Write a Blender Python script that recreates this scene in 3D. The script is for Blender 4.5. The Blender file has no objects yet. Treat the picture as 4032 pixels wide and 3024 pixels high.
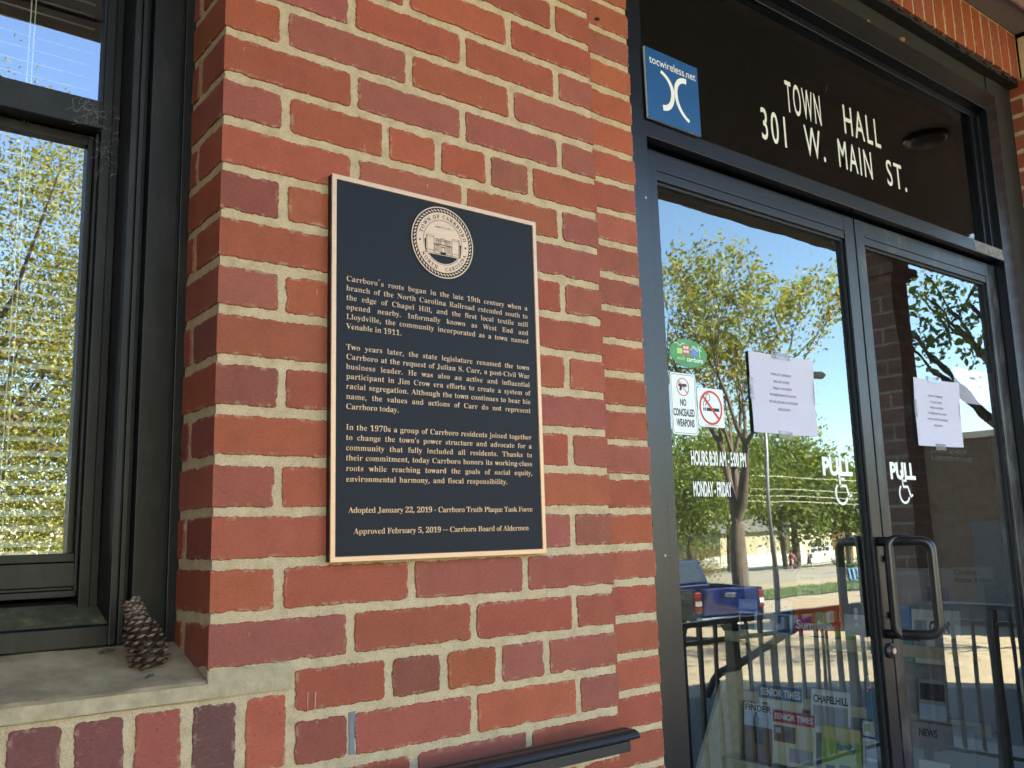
import bpy, bmesh, math, random
import numpy as np
from mathutils import Vector, Matrix
R = math.radians
sc = bpy.context.scene
C = sc.collection

# ------------------------------------------------------------------ camera, sky, sun, exposure
cd = bpy.data.cameras.new("Camera")
cam = bpy.data.objects.new("Camera", cd)
C.objects.link(cam)
sc.camera = cam
cd.sensor_width = 36.0
cd.lens = 31.991
cd.clip_start = 0.02
cd.clip_end = 900
cd.dof.use_dof = True
cd.dof.focus_distance = 1.75
cd.dof.aperture_fstop = 14.5
right = Vector((0.78921611, -0.61350129, -0.02746098))
upv = Vector((-0.07999554, -0.14703686, 0.9858909))
fwd = Vector((0.60888311, 0.77588423, 0.16512123))
M = Matrix.Identity(4)
for i in range(3):
    M[i][0], M[i][1], M[i][2] = right[i], upv[i], -fwd[i]
M[0][3], M[1][3], M[2][3] = -0.423018605, -1.17353, -0.615143255
cam.matrix_world = M

SUN_EL = 43.0
SUN_AZ = 27.0            # from +y (behind the building) towards +x
w = bpy.data.worlds.new("World")
sc.world = w
w.use_nodes = True
nt = w.node_tree
bg = nt.nodes["Background"]
sky = nt.nodes.new("ShaderNodeTexSky")
sky.sky_type = 'NISHITA'
sky.sun_disc = False
sky.sun_elevation = R(SUN_EL)
sky.sun_rotation = R(SUN_AZ)
sky.air_density = 1.0
sky.dust_density = 0.15
sky.ozone_density = 1.2
nt.links.new(sky.outputs[0], bg.inputs[0])
bg.inputs[1].default_value = 0.072
sd = bpy.data.lights.new("Sun", 'SUN')
sd.energy = 5.0
sd.angle = R(0.55)
sd.color = (1.0, 0.87, 0.68)
so = bpy.data.objects.new("Sun", sd)
C.objects.link(so)
sdir = Vector((math.sin(R(SUN_AZ)) * math.cos(R(SUN_EL)), math.cos(R(SUN_AZ)) * math.cos(R(SUN_EL)), math.sin(R(SUN_EL))))
so.rotation_euler = sdir.to_track_quat('Z', 'Y').to_euler()
so.location = (0, 10, 20)

sc.view_settings.view_transform = 'Standard'
sc.view_settings.look = 'None'
sc.view_settings.gamma = 1.0
sc.view_settings.exposure = 3.85
sc.cycles.use_denoising = True
sc.cycles.max_bounces = 9
sc.cycles.diffuse_bounces = 4
sc.cycles.glossy_bounces = 4
sc.cycles.transmission_bounces = 4
sc.cycles.transparent_max_bounces = 12
sc.cycles.sample_clamp_indirect = 8.0
sc.cycles.caustics_reflective = False
sc.cycles.caustics_refractive = False

# ------------------------------------------------------------------ materials
def newmat(name):
    m = bpy.data.materials.new(name)
    m.use_nodes = True
    t = m.node_tree
    return m, t, t.nodes["Principled BSDF"]

def node(t, kind, **kw):
    n = t.nodes.new(kind)
    for k, v in kw.items():
        setattr(n, k, v)
    return n

def coords(t, scale=(1, 1, 1)):
    g = node(t, "ShaderNodeNewGeometry")
    mp = node(t, "ShaderNodeMapping")
    mp.inputs["Scale"].default_value = scale
    t.links.new(g.outputs["Position"], mp.inputs["Vector"])
    return mp.outputs[0]

def noise(t, vec, scale, detail=4, rough=0.6):
    n = node(t, "ShaderNodeTexNoise")
    n.inputs["Scale"].default_value = scale
    n.inputs["Detail"].default_value = detail
    n.inputs["Roughness"].default_value = rough
    t.links.new(vec, n.inputs["Vector"])
    return n.outputs[0]

def ramp(t, fac, stops):
    r = node(t, "ShaderNodeValToRGB")
    els = r.color_ramp.elements
    while len(els) < len(stops):
        els.new(0.5)
    for e, (p, c) in zip(els, stops):
        e.position = p
        e.color = (*c, 1) if len(c) == 3 else c
    t.links.new(fac, r.inputs[0])
    return r.outputs[0]

def mixc(t, fac, a, b, mode='MIX'):
    n = node(t, "ShaderNodeMix", data_type='RGBA', blend_type=mode)
    n.clamp_factor = True
    for i, v in ((0, fac), (6, a), (7, b)):
        if hasattr(v, "is_linked"):
            t.links.new(v, n.inputs[i])
        elif i == 0:
            n.inputs[0].default_value = v
        else:
            n.inputs[i].default_value = (*v, 1)
    return n.outputs[2]

def bump(t, p, height, strength, dist=0.001):
    b = node(t, "ShaderNodeBump")
    b.inputs["Strength"].default_value = strength
    b.inputs["Distance"].default_value = dist
    t.links.new(height, b.inputs["Height"])
    t.links.new(b.outputs[0], p.inputs["Normal"])

def mat(name, col, rough=0.6, metal=0.0, var=0.15, scale=30, bs=0.0, bd=0.001, bscale=None, spec=0.5, stretch=(1, 1, 1)):
    m, t, p = newmat(name)
    v = coords(t, stretch)
    n = noise(t, v, scale, 5)
    lo = tuple(c * (1 - var) for c in col)
    hi = tuple(min(1, c * (1 + var)) for c in col)
    t.links.new(ramp(t, n, [(0.3, lo), (0.7, hi)]), p.inputs["Base Color"])
    p.inputs["Roughness"].default_value = rough
    p.inputs["Metallic"].default_value = metal
    p.inputs["Specular IOR Level"].default_value = spec
    if bs:
        bump(t, p, noise(t, v, bscale or scale * 4, 4), bs, bd)
    return m

def make_brick():
    m, t, p = newmat("brick")
    at = node(t, "ShaderNodeAttribute", attribute_name="Col")
    v = coords(t)
    big = noise(t, v, 22, 5, 0.65)
    fine = noise(t, coords(t, (1, 1, 2.2)), 160, 4, 0.7)
    c = mixc(t, 1.0, at.outputs["Color"], ramp(t, big, [(0.22, (0.80, 0.80, 0.83)), (0.5, (1, 1, 1)), (0.8, (1.12, 1.10, 1.07))]), 'MULTIPLY')
    c = mixc(t, 1.0, c, ramp(t, fine, [(0.3, (0.82, 0.82, 0.82)), (0.6, (1.05, 1.05, 1.05))]), 'MULTIPLY')
    # pits and iron spots, only strong on header faces (attribute alpha)
    vo = node(t, "ShaderNodeTexVoronoi")
    vo.inputs["Scale"].default_value = 150
    t.links.new(coords(t, (1, 1, 1.7)), vo.inputs["Vector"])
    spot = ramp(t, vo.outputs["Distance"], [(0.10, (1, 1, 1)), (0.22, (0, 0, 0))])
    gate = ramp(t, noise(t, v, 75, 2), [(0.50, (0, 0, 0)), (0.60, (1, 1, 1))])
    mm = node(t, "ShaderNodeMath", operation='MULTIPLY')
    t.links.new(spot, mm.inputs[0]); t.links.new(gate, mm.inputs[1])
    m2 = node(t, "ShaderNodeMath", operation='MULTIPLY')
    t.links.new(mm.outputs[0], m2.inputs[0]); t.links.new(at.outputs["Alpha"], m2.inputs[1])
    c = mixc(t, m2.outputs[0], c, (0.055, 0.022, 0.02))
    # lighter drag streaks on pitted faces
    st = ramp(t, noise(t, coords(t, (1, 1, 5)), 60, 3), [(0.62, (0, 0, 0)), (0.72, (1, 1, 1))])
    m3 = node(t, "ShaderNodeMath", operation='MULTIPLY')
    t.links.new(st, m3.inputs[0]); t.links.new(at.outputs["Alpha"], m3.inputs[1])
    m4 = node(t, "ShaderNodeMath", operation='MULTIPLY'); m4.inputs[1].default_value = 0.35
    t.links.new(m3.outputs[0], m4.inputs[0])
    c = mixc(t, m4.outputs[0], c, (0.48, 0.20, 0.13))
    # mortar wiped over the edge
    ed = node(t, "ShaderNodeAttribute", attribute_name="Edge")
    sm = node(t, "ShaderNodeMath", operation='MULTIPLY')
    t.links.new(ed.outputs["Fac"], sm.inputs[0])
    t.links.new(ramp(t, noise(t, v, 55, 5, 0.75), [(0.52, (0, 0, 0)), (0.60, (1, 1, 1))]), sm.inputs[1])
    s2 = node(t, "ShaderNodeMath", operation='MULTIPLY'); s2.inputs[1].default_value = 0.5
    t.links.new(sm.outputs[0], s2.inputs[0])
    c = mixc(t, s2.outputs[0], c, (0.44, 0.33, 0.21))
    t.links.new(c, p.inputs["Base Color"])
    p.inputs["Roughness"].default_value = 0.78
    p.inputs["Specular IOR Level"].default_value = 0.35
    hm = node(t, "ShaderNodeMath", operation='SUBTRACT')
    t.links.new(fine, hm.inputs[0]); t.links.new(m2.outputs[0], hm.inputs[1])
    bump(t, p, hm.outputs[0], 0.5, 0.0012)
    return m

def make_mortar():
    m, t, p = newmat("mortar")
    v = coords(t)
    n = noise(t, v, 35, 6, 0.7)
    g = noise(t, v, 420, 3, 0.7)
    c = ramp(t, n, [(0.26, (0.38, 0.280, 0.165)), (0.48, (0.50, 0.376, 0.226)), (0.75, (0.60, 0.462, 0.288))])
    c = mixc(t, 1.0, c, ramp(t, g, [(0.30, (0.66, 0.64, 0.62)), (0.46, (1, 1, 1)), (0.74, (1.12, 1.12, 1.1))]), 'MULTIPLY')
    t.links.new(c, p.inputs["Base Color"])
    p.inputs["Roughness"].default_value = 0.95
    p.inputs["Specular IOR Level"].default_value = 0.15
    ad = node(t, "ShaderNodeMath", operation='ADD')
    t.links.new(n, ad.inputs[0]); t.links.new(g, ad.inputs[1])
    bump(t, p, ad.outputs[0], 0.8, 0.0022)
    return m

def make_glass(name, tint, wav=0.0, haze=0.0, boost=1.0, rcol=(1, 1, 1)):
    m = bpy.data.materials.new(name)
    m.use_nodes = True
    t = m.node_tree
    t.nodes.clear()
    out = node(t, "ShaderNodeOutputMaterial")
    tr = node(t, "ShaderNodeBsdfTransparent"); tr.inputs[0].default_value = (*tint, 1)
    gl = node(t, "ShaderNodeBsdfGlossy"); gl.inputs["Roughness"].default_value = 0.0
    gl.inputs[0].default_value = (*rcol, 1)
    # Schlick reflectance of one face (a pane has two), independent of the side it is met from
    g_ = node(t, "ShaderNodeNewGeometry")
    dp = node(t, "ShaderNodeVectorMath", operation='DOT_PRODUCT')
    t.links.new(g_.outputs["Normal"], dp.inputs[0]); t.links.new(g_.outputs["Incoming"], dp.inputs[1])
    ab = node(t, "ShaderNodeMath", operation='ABSOLUTE'); t.links.new(dp.outputs["Value"], ab.inputs[0])
    iv = node(t, "ShaderNodeMath", operation='SUBTRACT'); iv.inputs[0].default_value = 1.0; t.links.new(ab.outputs[0], iv.inputs[1])
    pw = node(t, "ShaderNodeMath", operation='POWER'); pw.inputs[1].default_value = 5.0; t.links.new(iv.outputs[0], pw.inputs[0])
    d = node(t, "ShaderNodeMath", operation='MULTIPLY_ADD'); d.use_clamp = True
    d.inputs[1].default_value = (1 - .042 * boost); d.inputs[2].default_value = .042 * boost
    t.links.new(pw.outputs[0], d.inputs[0])
    # both faces' reflectance is taken where a ray enters the pane
    fb = node(t, "ShaderNodeMath", operation='SUBTRACT'); fb.inputs[0].default_value = 1.0; t.links.new(g_.outputs["Backfacing"], fb.inputs[1])
    dm = node(t, "ShaderNodeMath", operation='MULTIPLY'); t.links.new(d.outputs[0], dm.inputs[0]); t.links.new(fb.outputs[0], dm.inputs[1])
    d = dm
    mx = node(t, "ShaderNodeMixShader")
    t.links.new(d.outputs[0], mx.inputs[0])
    t.links.new(gl.outputs[0], mx.inputs[2])
    if haze:
        df = node(t, "ShaderNodeBsdfDiffuse"); df.inputs[0].default_value = (0.5, 0.5, 0.48, 1)
        mh = node(t, "ShaderNodeMixShader"); 
        hz = ramp(t, noise(t, coords(t), 9, 6, 0.7), [(0.3, (haze * 0.4,) * 3), (0.75, (haze,) * 3)])
        t.links.new(hz, mh.inputs[0])
        t.links.new(tr.outputs[0], mh.inputs[1]); t.links.new(df.outputs[0], mh.inputs[2])
        t.links.new(mh.outputs[0], mx.inputs[1])
    else:
        t.links.new(tr.outputs[0], mx.inputs[1])
    if wav:
        bp = node(t, "ShaderNodeBump"); bp.inputs["Strength"].default_value = 1.0
        bp.inputs["Distance"].default_value = wav
        t.links.new(noise(t, coords(t, (1, 1, 0.5)), 7.5, 1, 0.3), bp.inputs["Height"])
        t.links.new(bp.outputs[0], gl.inputs["Normal"])
    t.links.new(mx.outputs[0], out.inputs[0])
    return m

def make_leaf(name, cols, trans=0.45):
    m, t, p = newmat(name)
    at = node(t, "ShaderNodeAttribute", attribute_name="Col")
    r = ramp(t, at.outputs["Fac"], [(i / max(1, len(cols) - 1), c) for i, c in enumerate(cols)])
    t.links.new(r, p.inputs["Base Color"])
    p.inputs["Roughness"].default_value = 0.55
    tl = node(t, "ShaderNodeBsdfTranslucent")
    br = mixc(t, 1.0, r, (1.25, 1.3, 0.7), 'MULTIPLY')
    t.links.new(br, tl.inputs[0])
    mx = node(t, "ShaderNodeMixShader"); mx.inputs[0].default_value = trans
    t.links.new(p.outputs[0], mx.inputs[1]); t.links.new(tl.outputs[0], mx.inputs[2])
    t.links.new(mx.outputs[0], t.nodes["Material Output"].inputs[0])
    return m

def make_frame(name, col, rough, dust=0.0, spec=0.5):
    m, t, p = newmat(name)
    v = coords(t)
    n = noise(t, coords(t, (1, 1, 0.35)), 28, 6, 0.7)
    c = ramp(t, n, [(0.3, tuple(x * 0.75 for x in col)), (0.7, tuple(x * 1.25 for x in col))])
    if dust:
        dn = ramp(t, noise(t, coords(t, (2.0, 2.0, 0.7)), 11, 6, 0.72), [(0.48, (0, 0, 0)), (0.72, (1, 1, 1))])
        k = node(t, "ShaderNodeMath", operation='MULTIPLY'); k.inputs[1].default_value = dust
        t.links.new(dn, k.inputs[0])
        c = mixc(t, k.outputs[0], c, (0.30, 0.28, 0.25))
        rr = node(t, "ShaderNodeMath", operation='MULTIPLY_ADD'); rr.inputs[1].default_value = 0.4 * dust; rr.inputs[2].default_value = rough
        t.links.new(dn, rr.inputs[0]); t.links.new(rr.outputs[0], p.inputs["Roughness"])
    else:
        p.inputs["Roughness"].default_value = rough
    t.links.new(c, p.inputs["Base Color"])
    p.inputs["Specular IOR Level"].default_value = spec
    return m

BRICK = make_brick()
MORTAR = make_mortar()
BRONZE = make_frame("dark bronze aluminium", (0.006, 0.007, 0.010), 0.27, 0.0)
BRONZED = make_frame("dusty bronze aluminium", (0.007, 0.008, 0.011), 0.29, 0.22)
WINFR = make_frame("painted window frame", (0.0085, 0.0075, 0.0052), 0.42, 0.05, 0.3)
RUBBER = mat("black gasket", (0.008, 0.008, 0.009), 0.6)
SOFTBLACK = mat("grimy black steel", (0.012, 0.011, 0.010), 0.75, bs=0.8, bd=0.003, scale=60)
IRON = mat("black painted iron", (0.012, 0.012, 0.013), 0.38, var=0.3, bs=0.25, scale=90)
GLASS = make_glass("door glass", (0.975, 0.98, 0.975), 0.00030, 0.0035, 4.4, (0.88, 1.0, 0.99))
GLASST = make_glass("transom glass", (0.62, 0.63, 0.62), 0.0002, 0.0, 2.2)
GLASSW = make_glass("window glass", (0.92, 0.94, 0.92), 0.00012, 0.002, 6.4, (0.84, 0.90, 1.0))
CREAM = mat("cream painted wood", (0.66, 0.56, 0.40), 0.55, var=0.05)
CEIL = mat("tan soffit board", (0.215, 0.205, 0.19), 0.7, var=0.08)
CONC = mat("concrete floor", (0.30, 0.29, 0.27), 0.85, scale=3, bs=0.4, bscale=200)
BLINDW = mat("blind paint", (0.84, 0.85, 0.80), 0.5, var=0.02)
WHITE = mat("white vinyl", (0.78, 0.77, 0.72), 0.5, var=0.03)
IVORY = mat("ivory vinyl lettering", (0.70, 0.68, 0.58), 0.5, var=0.04)
PAPER = mat("white paper", (0.53, 0.505, 0.60), 0.85, var=0.03, scale=8)
INK = mat("black ink", (0.03, 0.03, 0.035), 0.7)
GREYINK = mat("faded ink", (0.09, 0.09, 0.11), 0.7)
RED = mat("red ink", (0.55, 0.045, 0.03), 0.6)
GREEN = mat("green vinyl", (0.06, 0.26, 0.08), 0.5)
BLUE = mat("blue sign enamel", (0.008, 0.075, 0.22), 0.35, var=0.06)
TAPE = make_glass("clear tape", (0.85, 0.87, 0.9), 0, 0.30)
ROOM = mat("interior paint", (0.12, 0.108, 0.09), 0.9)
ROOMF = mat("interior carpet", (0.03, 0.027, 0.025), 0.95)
ASPH = mat("asphalt", (0.25, 0.195, 0.130), 0.92, scale=9, var=0.3, bs=0.6, bd=0.01, bscale=60)
BARK = mat("bark", (0.10, 0.075, 0.06), 0.9, var=0.35, scale=9, bs=0.8, bd=0.02, stretch=(1, 1, 0.3))

# ------------------------------------------------------------------ mesh helpers
class MB:
    def __init__(s):
        s.v = []; s.f = []; s.m = []; s.col = []; s.edge = []
        s.cc = (1, 1, 1, 1); s.ee = 0.0
    def add(s, verts, faces, mi=0, col=None, edge=None):
        b = len(s.v)
        s.v += [tuple(x) for x in verts]
        s.f += [tuple(b + i for i in f) for f in faces]
        s.m += [mi] * len(faces)
        s.col += [col or s.cc] * len(verts)
        s.edge += (edge if edge is not None else [s.ee] * len(verts))
        return b
    def box(s, x0, x1, y0, y1, z0, z1, mi=0):
        v = [(x, y, z) for z in (z0, z1) for y in (y0, y1) for x in (x0, x1)]
        f = [(0, 2, 3, 1), (4, 5, 7, 6), (0, 1, 5, 4), (2, 6, 7, 3), (0, 4, 6, 2), (1, 3, 7, 5)]
        s.add(v, f, mi)
    def obox(s, c, ax, ay, az, mi=0):
        c, ax, ay, az = Vector(c), Vector(ax), Vector(ay), Vector(az)
        v = [c + sx * ax + sy * ay + sz * az for sz in (-1, 1) for sy in (-1, 1) for sx in (-1, 1)]
        f = [(0, 2, 3, 1), (4, 5, 7, 6), (0, 1, 5, 4), (2, 6, 7, 3), (0, 4, 6, 2), (1, 3, 7, 5)]
        s.add(v, f, mi)
    def prism(s, poly, fn, d0, d1, mi=0):
        """poly: 2D outline; fn(a, b, d) -> 3D; closed prism between depths d0 and d1"""
        n = len(poly)
        v = [fn(a, b, d0) for a, b in poly] + [fn(a, b, d1) for a, b in poly]
        f = [tuple(range(n - 1, -1, -1)), tuple(range(n, 2 * n))]
        f += [(i, (i + 1) % n, n + (i + 1) % n, n + i) for i in range(n)]
        s.add(v, f, mi)
    def tube(s, pts, rad, sides=8, mi=0, caps=True):
        pts = [Vector(p) for p in pts]
        if not hasattr(rad, "__len__"):
            rad = [rad] * len(pts)
        rings = []
        nrm = None
        for i, p in enumerate(pts):
            d = (pts[min(i + 1, len(pts) - 1)] - pts[max(i - 1, 0)])
            if d.length < 1e-9:
                d = Vector((0, 0, 1))
            d.normalize()
            if nrm is None:
                nrm = d.orthogonal().normalized()
            else:
                nrm = nrm - d * nrm.dot(d)
                nrm = nrm.normalized() if nrm.length > 1e-6 else d.orthogonal().normalized()
            bn = d.cross(nrm)
            rings.append([p + rad[i] * (math.cos(2 * math.pi * k / sides) * nrm + math.sin(2 * math.pi * k / sides) * bn) for k in range(sides)])
        v = [q for r in rings for q in r]
        f = []
        for i in range(len(pts) - 1):
            for k in range(sides):
                a = i * sides + k; b = i * sides + (k + 1) % sides
                f.append((a, b, b + sides, a + sides))
        if caps:
            f.append(tuple(range(sides - 1, -1, -1)))
            f.append(tuple(range((len(pts) - 1) * sides, len(pts) * sides)))
        s.add(v, f, mi)
    def lathe(s, prof, c, ax, sides=24, mi=0):
        ax = Vector(ax).normalized(); n = ax.orthogonal().normalized(); b = ax.cross(n); c = Vector(c)
        v = []
        for r, h in prof:
            for k in range(sides):
                a = 2 * math.pi * k / sides
                v.append(c + ax * h + r * (math.cos(a) * n + math.sin(a) * b))
        f = []
        for i in range(len(prof) - 1):
            for k in range(sides):
                p = i * sides + k; q = i * sides + (k + 1) % sides
                f.append((p, q, q + sides, p + sides))
        f.append(tuple(range(sides - 1, -1, -1)))
        f.append(tuple(range((len(prof) - 1) * sides, len(prof) * sides)))
        s.add(v, f, mi)
    def build(s, name, mats, parent=None, smooth=False, bevel=0.0):
        me = bpy.data.meshes.new(name)
        me.from_pydata(s.v, [], s.f)
        for m in (mats if isinstance(mats, (list, tuple)) else [mats]):
            me.materials.append(m)
        me.polygons.foreach_set("material_index", s.m)
        ca = me.attributes.new("Col", 'FLOAT_COLOR', 'POINT')
        ca.data.foreach_set("color", np.array(s.col, dtype=np.float32).ravel())
        ea = me.attributes.new("Edge", 'FLOAT', 'POINT')
        ea.data.foreach_set("value", np.array(s.edge, dtype=np.float32))
        if smooth:
            me.polygons.foreach_set("use_smooth", [True] * len(s.f))
        me.update()
        o = bpy.data.objects.new(name, me)
        C.objects.link(o)
        if parent is not None:
            o.parent = parent
        if bevel:
            b = o.modifiers.new("Bevel", 'BEVEL'); b.width = bevel; b.segments = 2; b.limit_method = 'ANGLE'
        return o

def tag(o, label=None, cat=None, group=None, kind=None):
    if label: o["label"] = label
    if cat: o["category"] = cat
    if group: o["group"] = group
    if kind: o["kind"] = kind
    return o

def thing(name, label, cat, loc=(0, 0, 0), group=None):
    o = bpy.data.objects.new(name, None)
    o.empty_display_size = 0.1
    C.objects.link(o)
    o.location = loc
    return tag(o, label, cat, group)

def copy_tree(o, parent=None):
    c = o.copy(); C.objects.link(c)
    if parent is not None: c.parent = parent
    for ch in [x for x in C.objects if x.parent == o]:
        copy_tree(ch, c)
    return c

FRONT = lambda y: (lambda a, b, d: (a, y - d, b))           # faces -y, d outwards
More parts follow.
